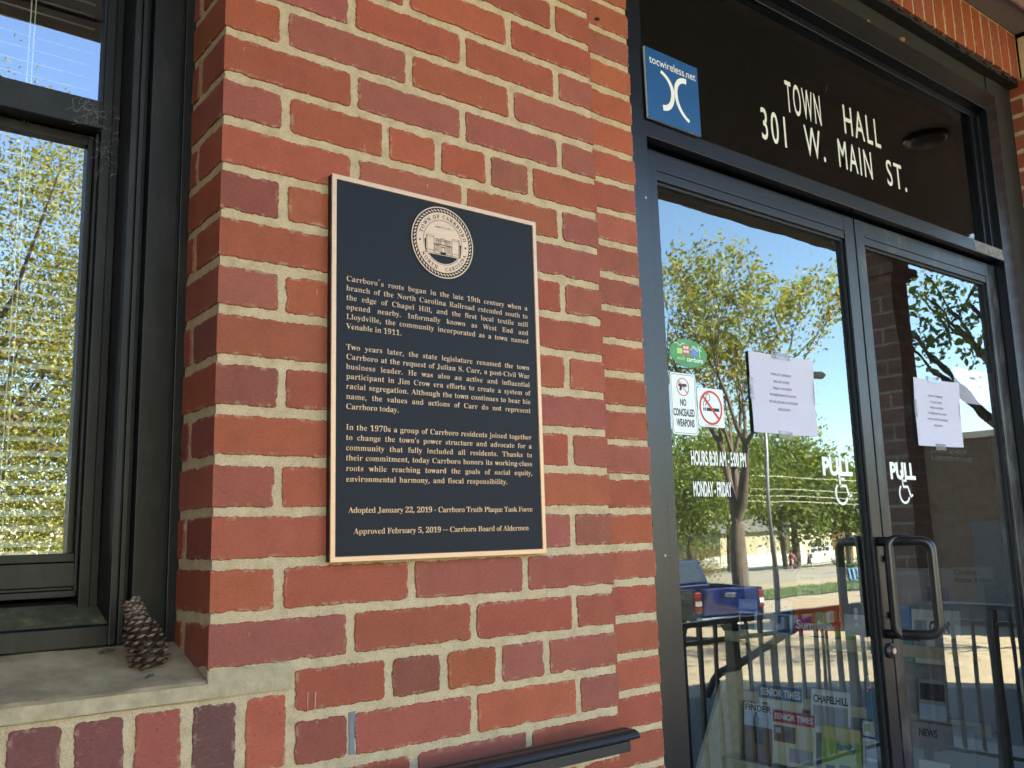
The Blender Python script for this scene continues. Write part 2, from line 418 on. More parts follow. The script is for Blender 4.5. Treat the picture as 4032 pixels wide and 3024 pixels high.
# ------------------------------------------------------------------ lettering
GLY = {}
GTXT = r"""A437|8,0 -6,18 10,21 34,30 54,75 208,466 221,465 365,87 388,34 424,22 440,18 423,0 249,0 233,18 289,25 303,46 292,81 266,132 100,132 74,71 70,59 68,48 78,26 121,18 111,0|110,161 255,161 177,319
B443|16,0 20,17 46,22 84,32 91,51 93,82 93,369 89,412 83,425 52,433 19,439 15,455 220,455 294,448 350,429 384,396 377,351 383,303 346,268 275,247 358,223 403,185 398,132 393,93 396,61 370,35 311,9 238,0|170,252 235,257 277,272 297,301 303,345 299,385 285,412 249,429 216,434 197,432 167,425 163,391|222,24 260,30 300,49 314,81 321,128 314,176 293,208 246,225 197,231 168,231 164,65 169,33 201,26
C468|257,-11 195,-3 138,20 92,56 57,104 54,162 46,228 54,293 57,351 93,399 140,435 198,458 259,465 307,459 366,440 388,435 413,442 421,465 434,465 435,308 422,308 400,364 357,407 314,434 265,443 211,429 159,389 134,321 124,226 134,137 161,74 218,37 278,24 319,29 359,45 396,71 428,106 446,89 394,33 330,0
D496|20,0 24,17 47,21 85,30 91,46 92,75 92,374 90,407 83,426 44,436 19,439 15,455 222,455 293,449 355,429 404,396 439,351 441,295 448,228 434,128 407,57 330,14 228,0|222,24 263,30 296,47 336,75 362,139 371,229 361,318 335,382 280,420 223,433 201,431 169,423 164,385 164,72 169,34 201,26
E442|14,0 19,17 45,20 85,30 91,48 93,78 93,369 91,405 84,425 45,435 20,439 16,455 399,455 397,320 385,320 374,372 341,406 297,424 232,430 200,428 166,417 164,388 169,246 193,246 233,252 267,269 282,300 290,345 302,345 302,118 289,118 278,181 267,201 242,213 173,222 165,67 166,47 175,35 230,28 277,30 314,39 346,53 372,75 397,104 413,143 427,143 402,0
F404|15,0 18,17 45,23 84,34 91,53 93,84 93,375 90,405 82,423 44,433 17,439 14,455 394,455 392,320 379,320 373,357 362,385 337,406 311,420 276,428 230,431 199,429 165,421 163,398 168,247 190,247 230,253 264,270 279,301 286,347 300,347 300,118 287,118 279,168 265,200 230,218 177,224 164,81 168,43 174,31 209,24 253,17 257,0
G508|268,-10 203,-3 142,19 94,55 58,103 55,162 48,229 55,295 58,352 94,399 140,435 198,458 257,465 310,459 368,441 388,436 411,443 421,465 434,465 435,308 422,308 409,346 391,379 358,406 330,426 300,439 267,443 213,430 161,389 136,322 126,228 136,135 164,67 205,37 237,19 275,13 309,17 344,27 357,45 361,71 361,128 358,154 349,170 310,179 280,182 295,198 480,198 496,182 472,179 436,171 430,154 428,128 444,29 355,0
H523|35,0 19,17 45,22 84,32 91,50 93,81 93,379 91,406 84,424 46,434 20,439 36,455 222,455 238,439 203,432 167,415 164,379 168,251 356,251 360,379 357,415 353,425 321,432 286,439 302,455 487,455 503,439 477,434 439,424 433,407 431,379 431,81 433,52 439,33 477,22 503,17 487,0 302,0 286,17 312,21 351,31 358,49 360,81 356,221 168,221 164,81 166,50 172,32 211,22 238,17 222,0
I261|33,0 15,17 80,32 91,49 93,75 93,387 91,412 84,427 46,435 18,439 33,455 224,455 240,439 213,435 175,427 167,412 165,387 165,77 167,44 205,26 243,17 226,0
J330|109,-65 82,-62 53,-54 30,-40 12,-22 15,-1 13,23 1,45 12,61 31,71 44,75 60,72 78,62 75,47 77,28 71,-1 66,-19 76,-35 105,-40 127,-36 152,-25 164,21 166,367 162,409 157,422 123,430 82,439 99,455 294,455 311,439 276,431 244,423 240,411 237,367 237,89 229,21 217,-27 170,-55
K510|36,0 20,17 46,22 85,32 91,50 93,81 93,379 91,406 85,424 46,434 21,439 37,455 222,455 238,439 204,432 167,415 165,379 179,234 322,373 349,398 359,418 334,434 297,439 311,455 466,455 482,439 477,439 435,430 391,404 344,361 265,285 462,46 486,25 516,17 499,0 301,0 287,17 306,18 323,21 356,26 357,34 338,66 199,214 165,198 165,81 167,50 173,32 212,22 238,17 222,0
L426|15,0 19,17 45,22 85,32 91,50 93,81 93,379 91,407 84,425 46,435 20,439 36,455 230,455 245,439 207,434 195,427 168,416 164,379 164,83 166,47 200,31 234,28 279,31 316,40 346,56 378,80 396,112 411,154 424,154 402,0
M634|34,0 18,17 43,22 70,32 78,50 80,79 80,382 93,416 54,432 19,439 35,455 167,455 317,142 467,455 597,455 613,439 589,434 550,423 540,406 542,378 542,85 546,43 550,31 581,23 613,17 597,0 416,0 399,17 433,25 469,44 473,83 455,399 286,0 272,0 105,389 100,80 103,48 110,30 138,20 164,17 149,0
N494|405,-11 107,350 102,79 104,49 110,31 135,21 162,17 148,0 37,0 22,17 54,23 78,41 81,79 98,388 37,433 20,439 36,455 142,455 391,169 396,377 393,414 370,431 334,439 350,455 461,455 476,439 449,435 424,425 419,406 417,377 419,-11
O525|261,-11 215,-6 170,7 130,29 95,58 67,93 63,134 52,179 48,228 52,276 63,321 67,362 96,397 131,426 171,448 221,462 265,466 307,462 356,448 396,427 430,399 458,364 462,323 474,277 478,228 474,179 463,134 458,93 429,58 395,29 354,7 308,-6|265,12 316,26 364,66 390,134 399,228 389,321 363,389 325,419 295,437 260,443 209,430 160,389 134,322 125,228 135,135 162,67 200,36 230,18
P418|35,0 19,17 45,22 84,32 91,50 93,81 93,379 91,406 83,424 46,434 20,439 16,455 214,455 287,451 334,440 366,422 389,398 384,367 389,332 397,280 366,240 311,214 242,206 168,206 164,81 166,50 172,32 211,22 238,17 222,0|168,230 201,230 245,236 289,253 306,283 312,329 307,375 293,406 253,425 216,431 170,424 164,398
Q525|378,-116 298,-103 233,-65 188,-1 142,21 102,50 71,86 65,129 53,176 48,228 52,276 63,321 67,362 96,397 131,426 171,448 221,462 265,466 307,462 356,448 396,427 430,399 458,364 463,323 474,277 478,228 468,151 453,86 400,34 307,0 336,-45 397,-72 445,-81 489,-73 493,-92 433,-110|265,12 316,26 364,66 391,134 400,228 390,321 363,389 325,419 295,437 260,443 209,430 160,389 134,322 125,228 135,135 163,67 201,36 230,18
R473|35,0 19,17 45,22 84,32 91,50 93,81 93,379 91,406 84,424 46,434 20,439 16,455 217,455 302,448 365,426 394,403 392,372 398,334 405,285 370,248 291,224 431,50 451,26 476,17 462,0 353,0 214,212 168,212 164,81 166,50 172,32 211,22 238,17 222,0|168,234 203,234 250,240 296,258 316,290 323,336 313,389 268,420 224,431 201,429 169,422 165,409 164,385
S390|46,-11 46,158 60,158 76,94 99,50 148,24 197,15 232,20 267,36 284,60 291,89 287,117 256,140 226,160 164,191 113,221 78,253 83,289 65,332 65,370 68,403 89,429 116,449 154,462 185,466 227,461 281,448 290,446 300,445 317,450 322,466 336,466 337,319 324,319 315,354 301,385 273,410 249,429 223,441 194,445 162,440 139,426 116,406 110,380 112,356 122,336 188,303 252,273 316,233 336,211 324,188 343,133 341,92 338,58 313,29 280,8 235,-6 192,-10 162,-8 127,1 99,9 85,12 65,7 59,-11
T423|112,0 97,17 124,21 164,31 171,50 174,81 169,433 101,426 56,403 36,367 27,318 13,318 11,455 410,455 408,317 396,317 381,381 334,420 257,433 245,81 247,50 254,30 295,20 323,17 308,0
U492|248,-13 194,-8 149,6 115,29 101,81 91,155 91,379 89,406 83,424 44,434 19,439 35,455 220,455 236,439 201,432 165,415 163,379 163,140 168,88 186,51 231,29 275,22 340,37 384,83 397,159 397,378 395,406 388,423 361,434 332,439 347,455 455,455 471,439 448,432 424,421 419,404 417,378 417,181 412,118 398,69 379,32 344,7 299,-8
V428|214,-13 64,381 44,420 9,432 -12,439 6,455 191,455 207,439 165,432 133,423 131,410 142,378 259,143 353,377 362,409 361,423 343,432 303,439 317,455 424,455 439,439 422,436 398,427 377,383 228,-13
W611|174,-11 51,393 37,427 4,435 -12,439 5,455 161,455 178,439 149,432 121,424 121,410 130,373 223,153 319,353 305,399 298,418 268,429 232,439 249,455 419,455 436,439 385,432 374,412 381,386 474,166 546,369 555,406 554,421 539,430 506,439 518,455 609,455 622,439 606,432 586,421 570,379 444,-11 430,-11 316,309 188,-11
X471|31,0 13,17 54,30 91,66 214,208 99,386 48,425 34,435 19,439 33,455 224,455 239,439 229,439 179,433 168,415 180,388 265,289 327,373 347,414 339,432 296,439 313,455 438,455 453,439 426,435 402,423 379,402 356,373 260,265 391,57 435,28 459,17 445,0 258,0 242,17 297,23 312,41 296,79 210,183 132,81 115,45 125,24 170,17 154,0
Y426|121,0 105,17 131,22 170,32 177,50 179,81 179,179 66,387 51,414 15,429 2,435 -10,438 7,455 187,455 203,438 195,438 166,432 135,425 135,416 144,392 248,226 338,366 356,408 346,430 301,438 313,455 421,455 437,438 408,424 376,392 248,203 250,81 252,50 258,32 297,22 324,17 308,0
Z442|20,0 20,11 289,430 214,430 173,428 140,420 114,407 87,386 71,356 59,316 46,316 57,455 406,455 406,443 140,29 239,29 303,37 350,61 390,103 409,164 422,164 407,0
a344|255,-10 229,-5 209,10 205,35 149,2 95,-9 66,-4 41,11 44,34 37,63 32,104 64,136 120,164 215,190 214,241 210,266 201,282 172,292 148,296 115,290 95,274 100,257 108,231 119,215 109,202 91,194 77,191 62,194 46,203 50,218 48,236 49,258 50,278 70,295 97,308 130,316 162,318 220,312 262,292 285,258 277,210 277,62 275,40 304,34 320,42 328,28 292,-1|151,34 175,41 215,63 207,169 153,151 115,123 103,84 105,56 118,39
b361|45,-11 59,388 54,428 27,435 11,439 25,455 121,455 133,279 177,308 221,318 253,313 283,299 307,276 310,245 322,208 325,166 321,118 309,75 299,40 269,13 231,-4 192,-10 150,0 105,28 52,-11|183,14 213,23 244,49 257,95 261,160 257,213 246,251 212,273 184,280 154,270 127,258 122,242 122,69 126,38 158,20
c293|156,-10 121,-5 88,11 60,36 55,68 41,106 35,150 39,196 41,237 65,271 97,297 136,314 175,319 215,314 249,298 269,274 264,245 262,228 265,215 249,207 236,204 217,209 202,225 209,251 210,261 209,271 200,290 169,297 129,285 107,248 97,187 102,123 120,76 165,48 204,38 240,46 271,72 284,60 247,21 203,-2
d370|140,-10 109,-5 79,10 54,35 51,66 40,104 36,147 39,196 51,237 57,272 82,297 114,313 146,318 187,309 227,280 239,401 237,419 213,430 199,437 180,439 194,455 301,455 303,75 308,41 334,33 350,28 346,11 293,6 225,-10 223,39 200,12 170,-5|171,28 188,32 205,41 239,76 239,242 235,257 207,270 174,281 148,273 116,250 105,210 101,153 105,98 115,58 146,36
e301|154,-10 119,-5 86,10 59,35 55,69 41,110 36,157 40,201 52,240 60,273 88,298 122,313 157,318 206,309 248,280 261,234 269,173 104,166 110,97 139,56 199,42 238,53 270,86 284,73 247,27 203,-1|104,192 211,192 214,215 210,252 202,277 181,292 161,297 127,287 109,255 101,203
f214|35,0 18,16 40,22 67,35 68,73 64,277 21,277 21,310 64,310 68,353 61,400 86,436 126,458 174,465 209,460 239,446 256,425 250,400 248,380 251,367 235,358 224,355 197,365 188,376 198,391 204,420 206,426 205,433 199,441 180,443 162,440 141,430 133,390 136,310 196,310 196,277 136,277 132,65 133,40 139,26 172,18 195,16 179,0
g327|146,-140 96,-136 50,-122 23,-100 24,-75 30,-46 69,-26 36,-1 24,30 29,54 43,74 68,92 114,110 59,135 32,169 38,212 41,242 41,268 61,289 89,305 124,315 157,318 192,315 232,304 304,304 311,268 260,268 271,237 275,203 272,176 275,151 257,131 233,116 201,106 172,103 157,103 142,104 125,102 106,94 91,71 101,54 141,49 175,49 256,40 284,29 302,13 312,-9 305,-37 304,-80 270,-113 216,-133|157,124 177,129 203,146 212,173 214,211 211,249 212,276 177,292 157,297 137,292 112,276 102,249 99,211 102,173 112,146 137,129|161,-116 219,-110 258,-94 271,-66 269,-51 250,-41 205,-34 97,-34 70,-52 64,-73 68,-89 94,-103 121,-113
h381|38,0 20,16 63,26 68,56 68,399 63,429 21,440 35,455 132,455 145,267 176,295 209,312 243,318 289,306 319,271 314,212 314,56 319,26 361,16 343,0 222,0 204,16 246,26 251,56 251,217 245,258 220,268 203,271 172,262 132,235 132,56 136,26 163,19 177,16 160,0
i198|101,362 85,366 66,376 55,392 67,412 69,432 66,449 85,459 101,463 116,459 136,449 132,432 134,412 146,392 135,376 116,366|38,0 21,16 36,19 63,26 68,56 68,252 63,285 22,293 37,310 132,310 132,56 136,26 163,19 177,16 160,0
j210|106,363 91,367 71,378 75,394 73,414 61,434 72,450 91,461 106,465 122,461 141,450 152,434 140,414 152,394 141,378 121,367|36,-140 -9,-131 -43,-105 -41,-89 -43,-70 -40,-53 -44,-40 -28,-32 -15,-29 -1,-31 14,-39 11,-51 12,-66 7,-87 2,-103 10,-113 31,-117 49,-113 70,-100 79,-54 80,250 74,284 44,291 25,294 39,310 142,310 143,-21 136,-73 126,-110 86,-132
k359|37,0 20,16 36,19 63,26 68,56 68,398 64,429 38,436 23,439 37,455 132,455 144,169 228,248 246,264 252,278 235,289 213,293 223,310 327,310 342,293 307,284 274,260 217,209 345,34 359,20 373,16 356,0 231,0 214,16 251,20 257,32 249,49 163,147 132,134 132,56 136,26 163,19 177,16 160,0
l199|38,0 21,16 36,19 63,26 68,56 68,398 64,429 38,436 23,439 36,455 132,455 132,56 136,26 163,19 177,16 160,0
m554|38,0 20,16 63,26 68,56 70,253 63,284 37,291 22,294 35,310 130,310 142,265 190,305 237,318 274,312 303,293 320,261 349,293 383,312 418,318 464,306 493,271 488,212 488,56 492,26 519,19 533,16 516,0 397,0 379,16 421,26 426,56 426,217 420,258 395,268 377,271 348,263 308,237 308,56 313,26 339,19 353,16 336,0 219,0 202,16 216,19 243,26 248,56 248,217 242,258 217,268 199,271 169,262 130,235 130,56 134,27 161,19 174,16 157,0
n381|38,0 20,16 63,26 68,56 70,253 63,284 37,291 22,294 35,310 132,310 145,267 176,295 208,312 243,318 289,306 319,271 314,212 314,56 319,26 361,16 343,0 222,0 204,16 246,26 251,56 251,217 245,258 220,268 203,271 172,262 132,235 132,56 136,26 163,19 177,16 160,0
o336|169,-10 129,-5 91,11 61,37 52,70 40,110 36,154 40,199 52,239 61,272 91,297 129,313 168,318 207,313 244,298 274,273 297,240 296,200 300,154 296,108 297,69 274,36 244,11 207,-5|169,11 193,18 220,39 231,81 236,154 231,228 219,271 192,292 169,299 144,292 117,271 106,227 100,154 106,82 117,39 144,18
p371|37,-139 19,-124 58,-117 67,-101 68,-64 69,243 62,283 21,295 35,310 127,310 143,263 167,294 197,313 230,319 262,314 292,298 316,273 319,241 330,203 333,160 330,113 319,72 315,38 290,12 259,-5 227,-10 185,0 144,32 132,-58 135,-99 139,-110 166,-118 193,-123 177,-139|195,28 222,36 254,59 265,99 269,154 266,208 256,248 225,270 199,278 170,267 132,235 132,69 150,38
q364|195,-139 178,-123 229,-114 238,-103 240,-83 229,29 185,0 142,-9 110,-4 80,10 55,33 52,64 40,101 37,144 41,192 54,234 64,270 94,297 132,314 170,319 212,309 257,281 310,320 318,320 304,-83 308,-113 352,-123 334,-139|179,30 225,40 240,67 240,241 236,271 204,289 179,295 150,287 119,261 107,218 101,156 104,100 116,60 149,38
r287|38,0 21,16 36,19 64,26 68,56 68,252 63,285 38,291 23,293 37,310 130,310 146,252 166,280 188,301 215,314 233,318 253,315 274,304 267,287 267,266 273,248 277,234 261,225 248,222 224,231 208,250 189,260 174,255 143,241 135,220 133,192 133,56 134,37 144,25 194,16 177,0
s288|151,-10 126,-6 88,6 73,9 56,4 49,-9 38,-9 38,105 51,105 61,68 86,39 111,21 140,15 163,18 180,27 198,40 202,58 195,84 157,105 108,130 77,148 55,169 64,193 52,220 55,259 66,291 100,312 141,319 163,316 198,308 205,306 213,305 223,309 231,319 242,319 242,222 230,222 220,254 197,277 175,291 149,296 129,294 107,286 99,274 95,259 102,232 145,212 190,189 220,172 240,151 231,126 243,95 240,51 227,18 192,-3
t228|124,-9 92,-4 67,10 71,36 64,71 60,279 24,279 21,300 89,369 131,424 142,424 130,310 200,310 200,279 132,279 128,82 132,51 156,43 168,40 192,49 206,75 221,66 197,24 163,-1
u375|131,-10 94,-3 66,17 67,51 62,97 62,248 57,282 30,291 14,294 28,310 125,310 126,74 135,46 161,38 177,36 206,44 244,66 244,248 239,283 211,291 192,294 206,310 307,310 308,70 313,39 341,33 357,30 354,13 298,7 230,-10 231,40 208,19 185,3 156,-7
v306|144,-10 55,248 40,281 13,290 0,293 17,310 144,310 160,294 156,294 119,290 112,276 113,268 185,122 241,253 246,272 239,289 207,294 216,310 292,310 303,295 287,289 271,279 256,243 158,-10
w435|122,-10 17,265 6,284 -11,293 -11,310 138,310 138,293 120,289 114,276 116,266 120,253 167,127 211,235 201,266 190,288 168,295 168,310 323,310 323,293 303,289 296,276 298,262 336,141 382,256 387,275 380,289 356,295 356,310 445,310 445,295 433,292 425,284 412,258 304,-10 289,-10 223,197 140,-10
x319|19,0 7,15 35,29 63,56 140,136 60,263 25,285 6,293 24,310 149,310 166,294 147,290 122,280 132,260 183,206 229,257 241,279 235,290 205,294 215,310 297,310 309,296 281,282 253,254 181,184 273,36 302,21 317,15 299,0 175,0 158,16 193,19 203,30 190,59 138,114 92,61 78,34 82,20 111,15 104,0
y300|52,-140 34,-136 11,-125 -2,-107 7,-84 9,-67 6,-53 22,-43 36,-40 62,-49 60,-61 61,-76 60,-87 64,-96 86,-99 100,-92 118,-74 133,-44 145,-5 53,251 43,275 16,287 -1,293 14,310 142,310 158,293 121,289 111,275 113,267 116,257 185,119 235,241 241,260 244,274 243,284 230,289 207,293 215,310 288,310 298,293 286,290 270,281 254,242 158,-24 128,-96 92,-131
z293|13,0 13,14 179,287 128,287 95,283 71,272 50,250 42,216 28,216 32,310 275,310 257,291 114,25 152,25 195,30 224,44 249,69 262,107 274,107 268,0
0375|188,-7 135,1 92,24 60,62 55,111 44,171 41,241 44,311 55,371 60,420 92,456 136,478 189,486 240,478 282,456 313,419 320,370 332,310 335,240 332,170 320,110 313,61 282,24 239,1|188,37 211,43 240,61 252,91 263,155 266,240 263,326 252,390 233,430 189,443 166,437 135,419 124,390 113,326 109,240 113,155 124,91 135,61 165,43
1375|65,0 74,36 121,36 165,45 171,79 157,416 107,365 86,351 67,346 56,349 41,359 45,375 30,396 75,412 133,447 185,482 244,482 237,79 242,47 270,38 288,36 333,36 343,0
2375|24,0 25,69 124,171 199,245 233,307 243,371 240,405 228,427 197,440 174,445 145,438 110,416 101,380 108,329 80,333 52,344 33,364 42,396 46,419 44,441 64,459 94,474 133,483 174,486 237,478 287,456 317,421 311,375 302,329 290,281 237,220 153,138 82,74 244,74 264,77 280,86 301,100 308,120 310,141 340,141 341,0
3375|163,-7 122,-4 83,5 54,18 35,35 37,54 31,74 24,96 37,113 56,123 73,126 72,89 86,62 124,45 158,40 200,49 217,61 247,79 255,105 259,139 252,174 215,202 183,221 137,227 105,227 104,269 140,269 179,276 218,296 236,327 242,367 238,400 228,424 194,440 169,445 147,441 116,430 106,413 101,391 107,341 76,345 49,356 31,374 40,401 35,434 63,461 111,480 173,486 234,479 284,458 317,424 310,377 303,336 297,301 264,275 213,256 278,238 304,222 325,201 322,173 327,138 323,101 312,70 311,44 287,25 228,1
4375|141,0 126,36 140,36 179,44 209,58 212,84 207,125 29,125 17,166 209,480 281,480 281,169 354,169 354,125 281,125 276,84 279,58 309,44 348,36 353,36 337,0|51,169 207,169 212,287 212,351 199,416 182,394 167,366 151,338 139,319
5375|165,-7 123,-4 86,5 59,18 41,35 42,55 38,75 32,95 43,109 60,118 78,121 78,83 85,66 110,52 129,43 154,40 196,50 213,64 243,83 251,111 254,148 248,192 231,223 185,241 146,247 102,243 71,235 42,247 62,480 316,480 314,357 286,357 282,380 275,399 245,406 99,406 89,281 130,288 168,291 236,282 292,256 318,228 317,192 322,148 319,108 307,75 305,48 281,27 224,1
6375|197,-7 152,-1 110,18 77,49 67,93 51,151 46,222 49,275 57,325 71,370 78,409 105,441 138,466 178,481 222,486 257,484 289,476 312,464 328,449 322,431 325,412 335,392 321,376 294,364 264,360 270,400 259,434 233,444 216,447 179,435 139,401 120,345 118,269 163,286 218,294 270,285 314,258 326,214 335,155 326,90 312,38 281,13 241,-2|199,38 222,44 254,64 267,98 271,148 267,196 254,228 219,247 193,253 153,243 109,221 116,138 132,81 170,49
7375|118,0 294,406 112,406 78,398 67,372 65,338 35,338 33,480 353,480 353,447 162,0
8375|183,-7 134,-2 93,11 61,31 39,57 39,88 36,122 42,162 48,193 79,219 139,242 84,268 58,296 58,327 52,364 56,395 51,423 71,449 101,469 145,482 191,486 251,478 298,453 324,416 320,369 314,333 309,305 281,282 226,260 295,231 329,199 331,165 339,127 343,71 309,29 253,2|203,283 225,298 252,317 261,340 264,370 257,407 223,436 207,444 187,447 162,442 130,426 119,402 114,372 119,341 132,318 171,299|187,32 219,38 256,55 272,82 277,116 272,146 240,170 209,193 164,216 111,178 100,152 96,120 101,84 117,56 155,38
9375|152,-7 120,-4 90,4 68,17 54,33 50,69 51,94 74,107 80,79 102,56 125,41 156,36 218,58 251,122 255,230 211,198 182,188 155,185 105,194 61,220 50,264 40,324 44,369 43,409 65,441 96,466 135,481 177,486 222,480 263,463 297,433 308,390 324,332 327,261 326,207 318,157 305,111 300,72 273,39 240,14 197,-2|184,233 207,236 225,245 267,278 261,352 245,403 210,431 181,441 155,434 122,413 109,377 105,328 112,275 149,244
.180|89,-9 60,1 51,16 48,36 51,57 60,71 89,81 106,79 119,71 128,57 132,36 128,16 119,1 106,-7
,180|28,-87 47,-3 61,78 124,78 129,71 104,-8 71,-87
-216|27,154 27,206 189,206 189,154
'151|57,306 44,480 107,480 94,306
&492|187,-7 125,2 77,28 46,69 36,125 43,171 63,208 96,238 139,266 99,318 86,348 81,382 89,426 114,459 153,480 204,487 252,480 289,460 312,427 320,383 313,344 293,312 262,284 224,258 354,133 382,181 401,240 461,240 434,160 415,125 392,95 490,0 410,0 352,56 318,31 281,11 238,-2|188,293 245,336 258,358 262,383 258,406 246,423 227,435 202,439 176,435 156,424 142,406 138,383 142,360 151,338|189,46 229,49 263,60 314,93 175,229 142,207 118,185 102,160 97,127 104,94 122,68 151,51"""
for ln in GTXT.split("\n"):
    c = ln[0]; parts = ln[1:].split("|")
    GLY[c] = (int(parts[0]) / 1000, [[tuple(int(k) / 1000 for k in q.split(",")) for q in s.split(" ")] for s in parts[1:]])
GLY["\u2019"] = (0.25, [[(a + 0.03, b + 0.52) for a, b in GLY[","][1][0]]])
GLY["\u2013"] = (0.5, [[(0.0, 0.17), (0.0, 0.21), (0.5, 0.21), (0.5, 0.17)]])
GLY[" "] = (0.25, [])

def _curve_mesh(cu):
    o = bpy.data.objects.new("tmp", cu)
    C.objects.link(o)
    bpy.context.view_layer.update()
    me = bpy.data.meshes.new_from_object(o.evaluated_get(bpy.context.evaluated_depsgraph_get()))
    v = [tuple(x.co) for x in me.vertices]
    f = [tuple(p.vertices) for p in me.polygons]
    bpy.data.objects.remove(o); bpy.data.meshes.remove(me); bpy.data.curves.remove(cu)
    return v, f

def serif_mesh(glyphs, thin=-0.006, extrude=0.0, wide=1.0):
    """glyphs: list of (char, x, y, size, angle) -> verts, faces in the XY plane, z = 0..2*extrude"""
    cu = bpy.data.curves.new("tmp", 'CURVE'); cu.dimensions = '2D'; cu.fill_mode = 'BOTH'
    for ch, x, y, s, a in glyphs:
        ca, sa = math.cos(a), math.sin(a)
        for poly in GLY[ch][1]:
            sp = cu.splines.new('POLY'); sp.points.add(len(poly) - 1)
            for p, (u, v) in zip(sp.points, poly):
                u, v = u * s * wide, v * s
                p.co = (x + ca * u - sa * v, y + sa * u + ca * v, 0, 1)
            sp.use_cyclic_u = True
    sz = glyphs[0][3]
    cu.offset = thin * sz
    cu.extrude = extrude
    return _curve_mesh(cu)

def serif_line(text, x0, x1, y, size, justify=True, wide=1.0):
    words = text.split(" ")
    ww = [sum(GLY[c][0] for c in wd) * size * wide for wd in words]
    gap = 0.25 * size
    nat = sum(ww) + gap * (len(words) - 1)
    k = 1.0
    if justify and len(words) > 1:
        gap = (x1 - x0 - sum(ww)) / (len(words) - 1)
        if gap < 0.15 * size:
            k = (x1 - x0) / (sum(ww) + 0.2 * size * (len(words) - 1)); gap = 0.2 * size * k
    out = []; x = x0
    for wd, wi in zip(words, ww):
        for c in wd:
            out.append((c, x, y, size, 0.0)); x += GLY[c][0] * size * wide * k
        x += gap
    return out

def sans_mesh(body, bold=0.0, extrude=0.0, spacing=1.0, shear=0.0):
    cu = bpy.data.curves.new("tmp", 'FONT'); cu.body = body; cu.size = 1.0
    cu.offset = bold; cu.extrude = extrude; cu.space_character = spacing; cu.align_x = 'LEFT'; cu.shear = shear
    cu.resolution_u = 4
    return _curve_mesh(cu)

def put_text(mb, body, x0, x1, z0, z1, y, mi=0, bold=0.0, spacing=1.0, thick=0.0, fn=None, shear=0.0):
    """fit a line of lettering into the rectangle x0..x1, z0..z1 (cap height) on a plane facing -y"""
    v, f = sans_mesh(body, bold, thick, spacing, shear)
    if not v: return
    xs = [p[0] for p in v]; a, b = min(xs), max(xs)
    ys = [p[1] for p in v]
    lo = 0.0 if not any(c in body for c in "gjpqy,") else 0.0
    hi = max(ys)
    fn = fn or FRONT(y)
    k = (x1 - x0) / (b - a); kz = (z1 - z0) / (hi - lo)
    mb.add([fn(x0 + (p[0] - a) * k, z0 + (p[1] - lo) * kz, 0.00015 + thick + p[2]) for p in v], f, mi)

def add_xy(mb, vf, y, mi=0, off=0.0):
    v, f = vf
    mb.add([(p[0], y - off - p[2], p[1]) for p in v], f, mi)

def ring(mb, cx, cz, r0, r1, y, th, mi=0, n=64, sx=1.0, a0=0.0, a1=2 * math.pi):
    full = abs(a1 - a0 - 2 * math.pi) < 1e-6
    k = n if full else n + 1
    v = []; f = []
    for i in range(k):
        a = a0 + (a1 - a0) * i / n
        for r in (r0, r1):
            for d in (0, th):
                v.append((cx + sx * r * math.cos(a), y - d, cz + r * math.sin(a)))
    for i in range(n):
        a = 4 * i; b = 4 * ((i + 1) % k)
        f += [(a + 1, b + 1, b + 3, a + 3), (a, a + 1, b + 1, b), (a + 2, b + 2, b + 3, a + 3)]
    mb.add(v, f, mi)

def disc(mb, cx, cz, r, y, th, mi=0, n=64, sx=1.0):
    mb.prism([(cx + sx * r * math.cos(2 * math.pi * i / n), cz + r * math.sin(2 * math.pi * i / n)) for i in range(n)], FRONT(y), 0, th, mi)

# ------------------------------------------------------------------ the building
ZL, PITCH = 0.10378428, 0.0677
FLOOR = -1.90
CEILZ = 1.155
rng = random.Random(11)

PAL = [(0.315, 0.079, 0.034), (0.304, 0.071, 0.035), (0.299, 0.075, 0.041), (0.289, 0.078, 0.046), (0.279, 0.076, 0.049), (0.289, 0.067, 0.033), (0.328, 0.087, 0.036), (0.309, 0.075, 0.036)]
DARKP = [(0.225, 0.060, 0.036), (0.249, 0.070, 0.042), (0.309, 0.075, 0.030), (0.230, 0.067, 0.045), (0.275, 0.079, 0.046)]

